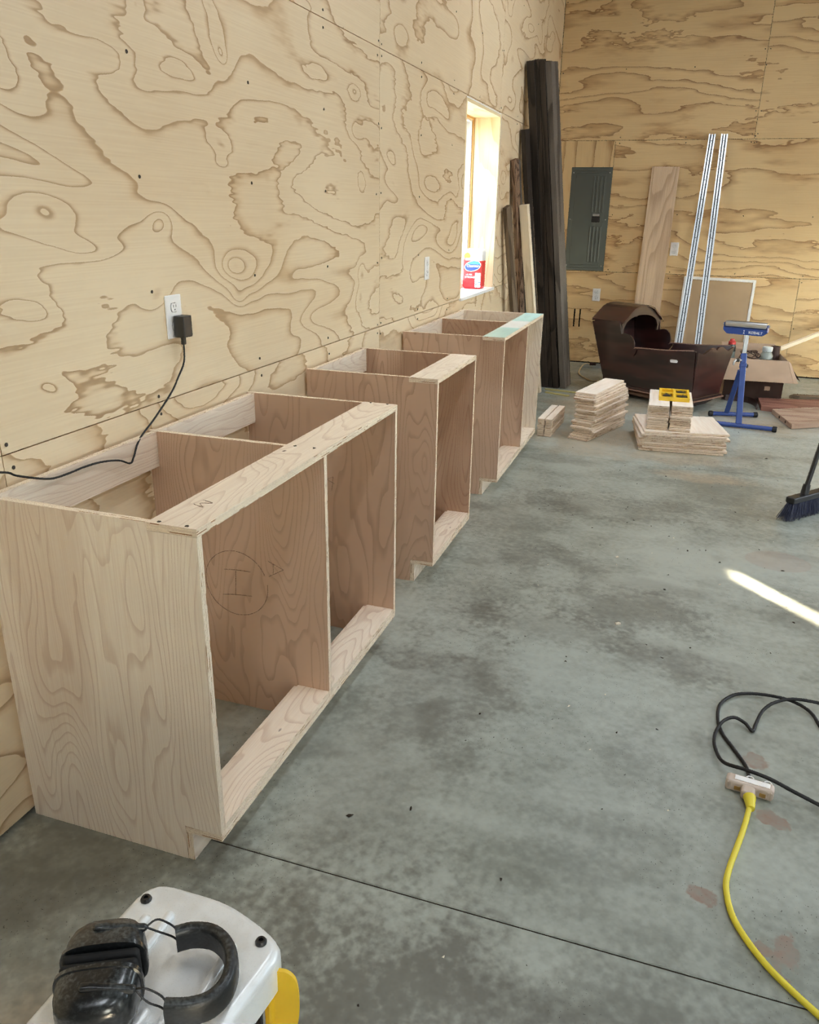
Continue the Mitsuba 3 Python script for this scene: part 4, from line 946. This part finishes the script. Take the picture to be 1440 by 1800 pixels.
def dusty_black(p, n, uv):
    d = smoothstep(.35, .8, fbm(p.x * 300, p.y * 300, p.z * 300, 3) * 0.5 + 0.5 * fbm(p.x * 14, p.y * 14, p.z * 14, 2)) * (0.12 + 0.88 * dr.square(dr.clip(n.z, 0, 1)))
    return mix(C(15, 17, 19), C(92, 100, 102), d * 0.6)
mat('muff_shell', mikit.proc(dusty_black), 0.22, 0.5); mat('muff_foam', C(30, 31, 32), 0.7, 0.2)
EM = thing('ear_muffs', 'black ear muffs with a padded headband lying on the silver-topped power tool', 'ear muffs')
EX = unit((.885, .465, 0)); EY = np.array([-EX[1], EX[0], 0]); EMx = frame((.845, .590, ZT + .0112), EX, EY, (0, 0, 1))
def cup(sg):
    """D-shaped shell: superellipse outline in (x, z), domed towards +-y"""
    a = np.linspace(0, 2 * math.pi, 49)[:-1]
    def outl_(sx, sz): return np.stack([sx * np.sign(np.cos(a)) * np.abs(np.cos(a)) ** .62, sz * np.sign(np.sin(a)) * np.abs(np.sin(a)) ** .62], 1)
    ys_ = [(.014, .98), (.0145, 1.035), (.0205, 1.035), (.0215, .985), (.026, .975), (.040, .95), (.054, .87), (.064, .72), (.070, .52), (.073, .28)]
    rings_ = [np.column_stack([outl_(.053 * k, .038 * k)[:, 0], np.full(48, sg * y), outl_(.053 * k, .038 * k)[:, 1] + .040]) for y, k in ys_]
    V = np.vstack(rings_ + [[[0, sg * .014, .040]], [[0, sg * .0735, .040]]]); F = []
    for i in range(len(rings_) - 1):
        for j in range(48):
            p, q = i * 48 + j, i * 48 + (j + 1) % 48; F += [[p, q, q + 48], [p, q + 48, p + 48]]
    n_ = (len(rings_) - 1) * 48
    for j in range(48): F += [[len(V) - 2, (j + 1) % 48, j], [len(V) - 1, n_ + j, n_ + (j + 1) % 48]]
    F = np.array(F)
    return (V, F if sg < 0 else F[:, ::-1])
def fix(m):
    t = trimesh.Trimesh(*m, process=False)
    return (m[0], m[1] if t.volume > 0 else m[1][:, ::-1])
for sg in (1, -1):
    cu = part(EM, 'cup', xf(fix(cup(sg)), EMx), 'muff_shell', smooth=45)
    cs = rbox((-.048, min(sg * .001, sg * .0138), .008), (.048, max(sg * .001, sg * .0138), .071), .0062)
    part(EM, 'cushion', xf(cs, EMx), 'muff_foam', smooth=50)
    part(cu, 'pivot_arm', xf(tup(trimesh.convex.convex_hull(np.vstack([rbox((-.016, sg * .044 - .006, .071), (.002, sg * .044 + .006, .081), .005)[0], rbox((.040, sg * .046 - .005, .060), (.052, sg * .046 + .005, .070), .0045)[0]]))), EMx), 'muff_shell', smooth=40)
    e = (.088, .062, .024) if sg > 0 else (.088, -.048, .024)
    for dz in (0, 1):
        part(EM, 'wire', xf(tube(spline([(.050, sg * .046, .065), (.064, sg * .052 + (.0 if dz else .002), .068 - .020 * dz), (.079, e[1] * .97, .050 - .022 * dz), (e[0], e[1], e[2] + .010 - .02 * dz)], 6), .0014, 6), EMx), 'steel' if False else 'black_plastic', smooth=True)
bpath = spline([(.084 + (a_ - .07) * .80, b_ * .86 + .012, c_ - .005) for a_, b_, c_ in [(.070, .056, .027), (.100, .060, .027), (.135, .050, .027), (.160, .022, .027), (.168, -.012, .027), (.160, -.046, .027), (.137, -.068, .027), (.105, -.074, .027), (.070, -.070, .027)]], 8)
pr = np.array([(.0095 * math.cos(a), .021 * np.sign(math.sin(a)) * abs(math.sin(a)) ** .5) for a in np.linspace(0, 2 * math.pi, 21)[:-1]])
part(EM, 'headband', xf(sweep(bpath, pr, up=(0, 0, 1)), EMx), 'muff_band', smooth=45)
mat('muff_band', mikit.proc(dusty_black), 0.4, 0.45)

# ------------------------------------------------------------------ crumbs
mat('crumb_dark', C(44, 38, 30), 0.8, 0.2); mat('crumb_pale', C(226, 216, 196), 0.7, 0.2)
def crumbs(key, label, n, m, seed, sz):
    r = np.random.default_rng(seed); out = []
    for i in range(n):
        x, y = (r.uniform(.75, 2.4), r.uniform(1.2, 6.2)) if i % 3 else (r.normal(.5, .14), r.normal(.62, .12))
        if i % 3 == 1: x, y = r.normal(1.45, .45), r.normal(3.2, 1.1)
        if x < .62 and y > 1.1: x = .75 + r.random()
        if any(a - .03 < x < b + .03 and c_ - .03 < y < d_ + .03 for a, b, c_, d_ in ((.55, .69, 5.4, 6.1), (.78, 1.16, 5.35, 6.3), (1.15, 1.86, 5.3, 6.1), (.72, 1.05, .25, .85), (1.69, 2.1, 1.2, 2.55), (-.1, .1, 0, 9))): continue
        s = sz * r.uniform(.5, 1.4) * np.array([1.6, 1, .5]) * (1 + r.random(3))
        p = np.vstack([r.uniform(-.5, .5, (7, 3)) * s]); p[:, 2] -= p[:, 2].min() - .0003
        out.append(xf(tup(trimesh.convex.convex_hull(p)), rotz(r.uniform(0, 360), (x, y, 0))))
    k = num(key); labels[k] = {'label': label, 'category': 'debris', 'kind': 'stuff'}; put(k, cat(*out), m)
crumbs('dark_crumbs', 'dark crumbs of dirt and leaf scattered over the concrete', 170, 'crumb_dark', 3, .0055)
crumbs('pale_crumbs', 'pale flecks of wood scattered over the concrete', 60, 'crumb_pale', 4, .0035)
for i, (x, y, s, lab) in enumerate([(1.352, 2.86, .014, 'pale wood chip lying on the open concrete floor, the largest one'), (1.290, 3.52, .010, 'small pale wood chip on the concrete farther from the camera')]):
    k = thing('wood_chip', lab, 'wood chip')
    p = np.array([(-1, -.7, 0), (1, -.5, 0), (.8, .8, 0), (-.6, .9, 0), (-.8, -.6, .5), (.9, -.3, .6), (.5, .7, .45)]) * s * .8
    put(k, xf(tup(trimesh.convex.convex_hull(p)), rotz(30, (x, y, .0005))), 'crumb_pale')
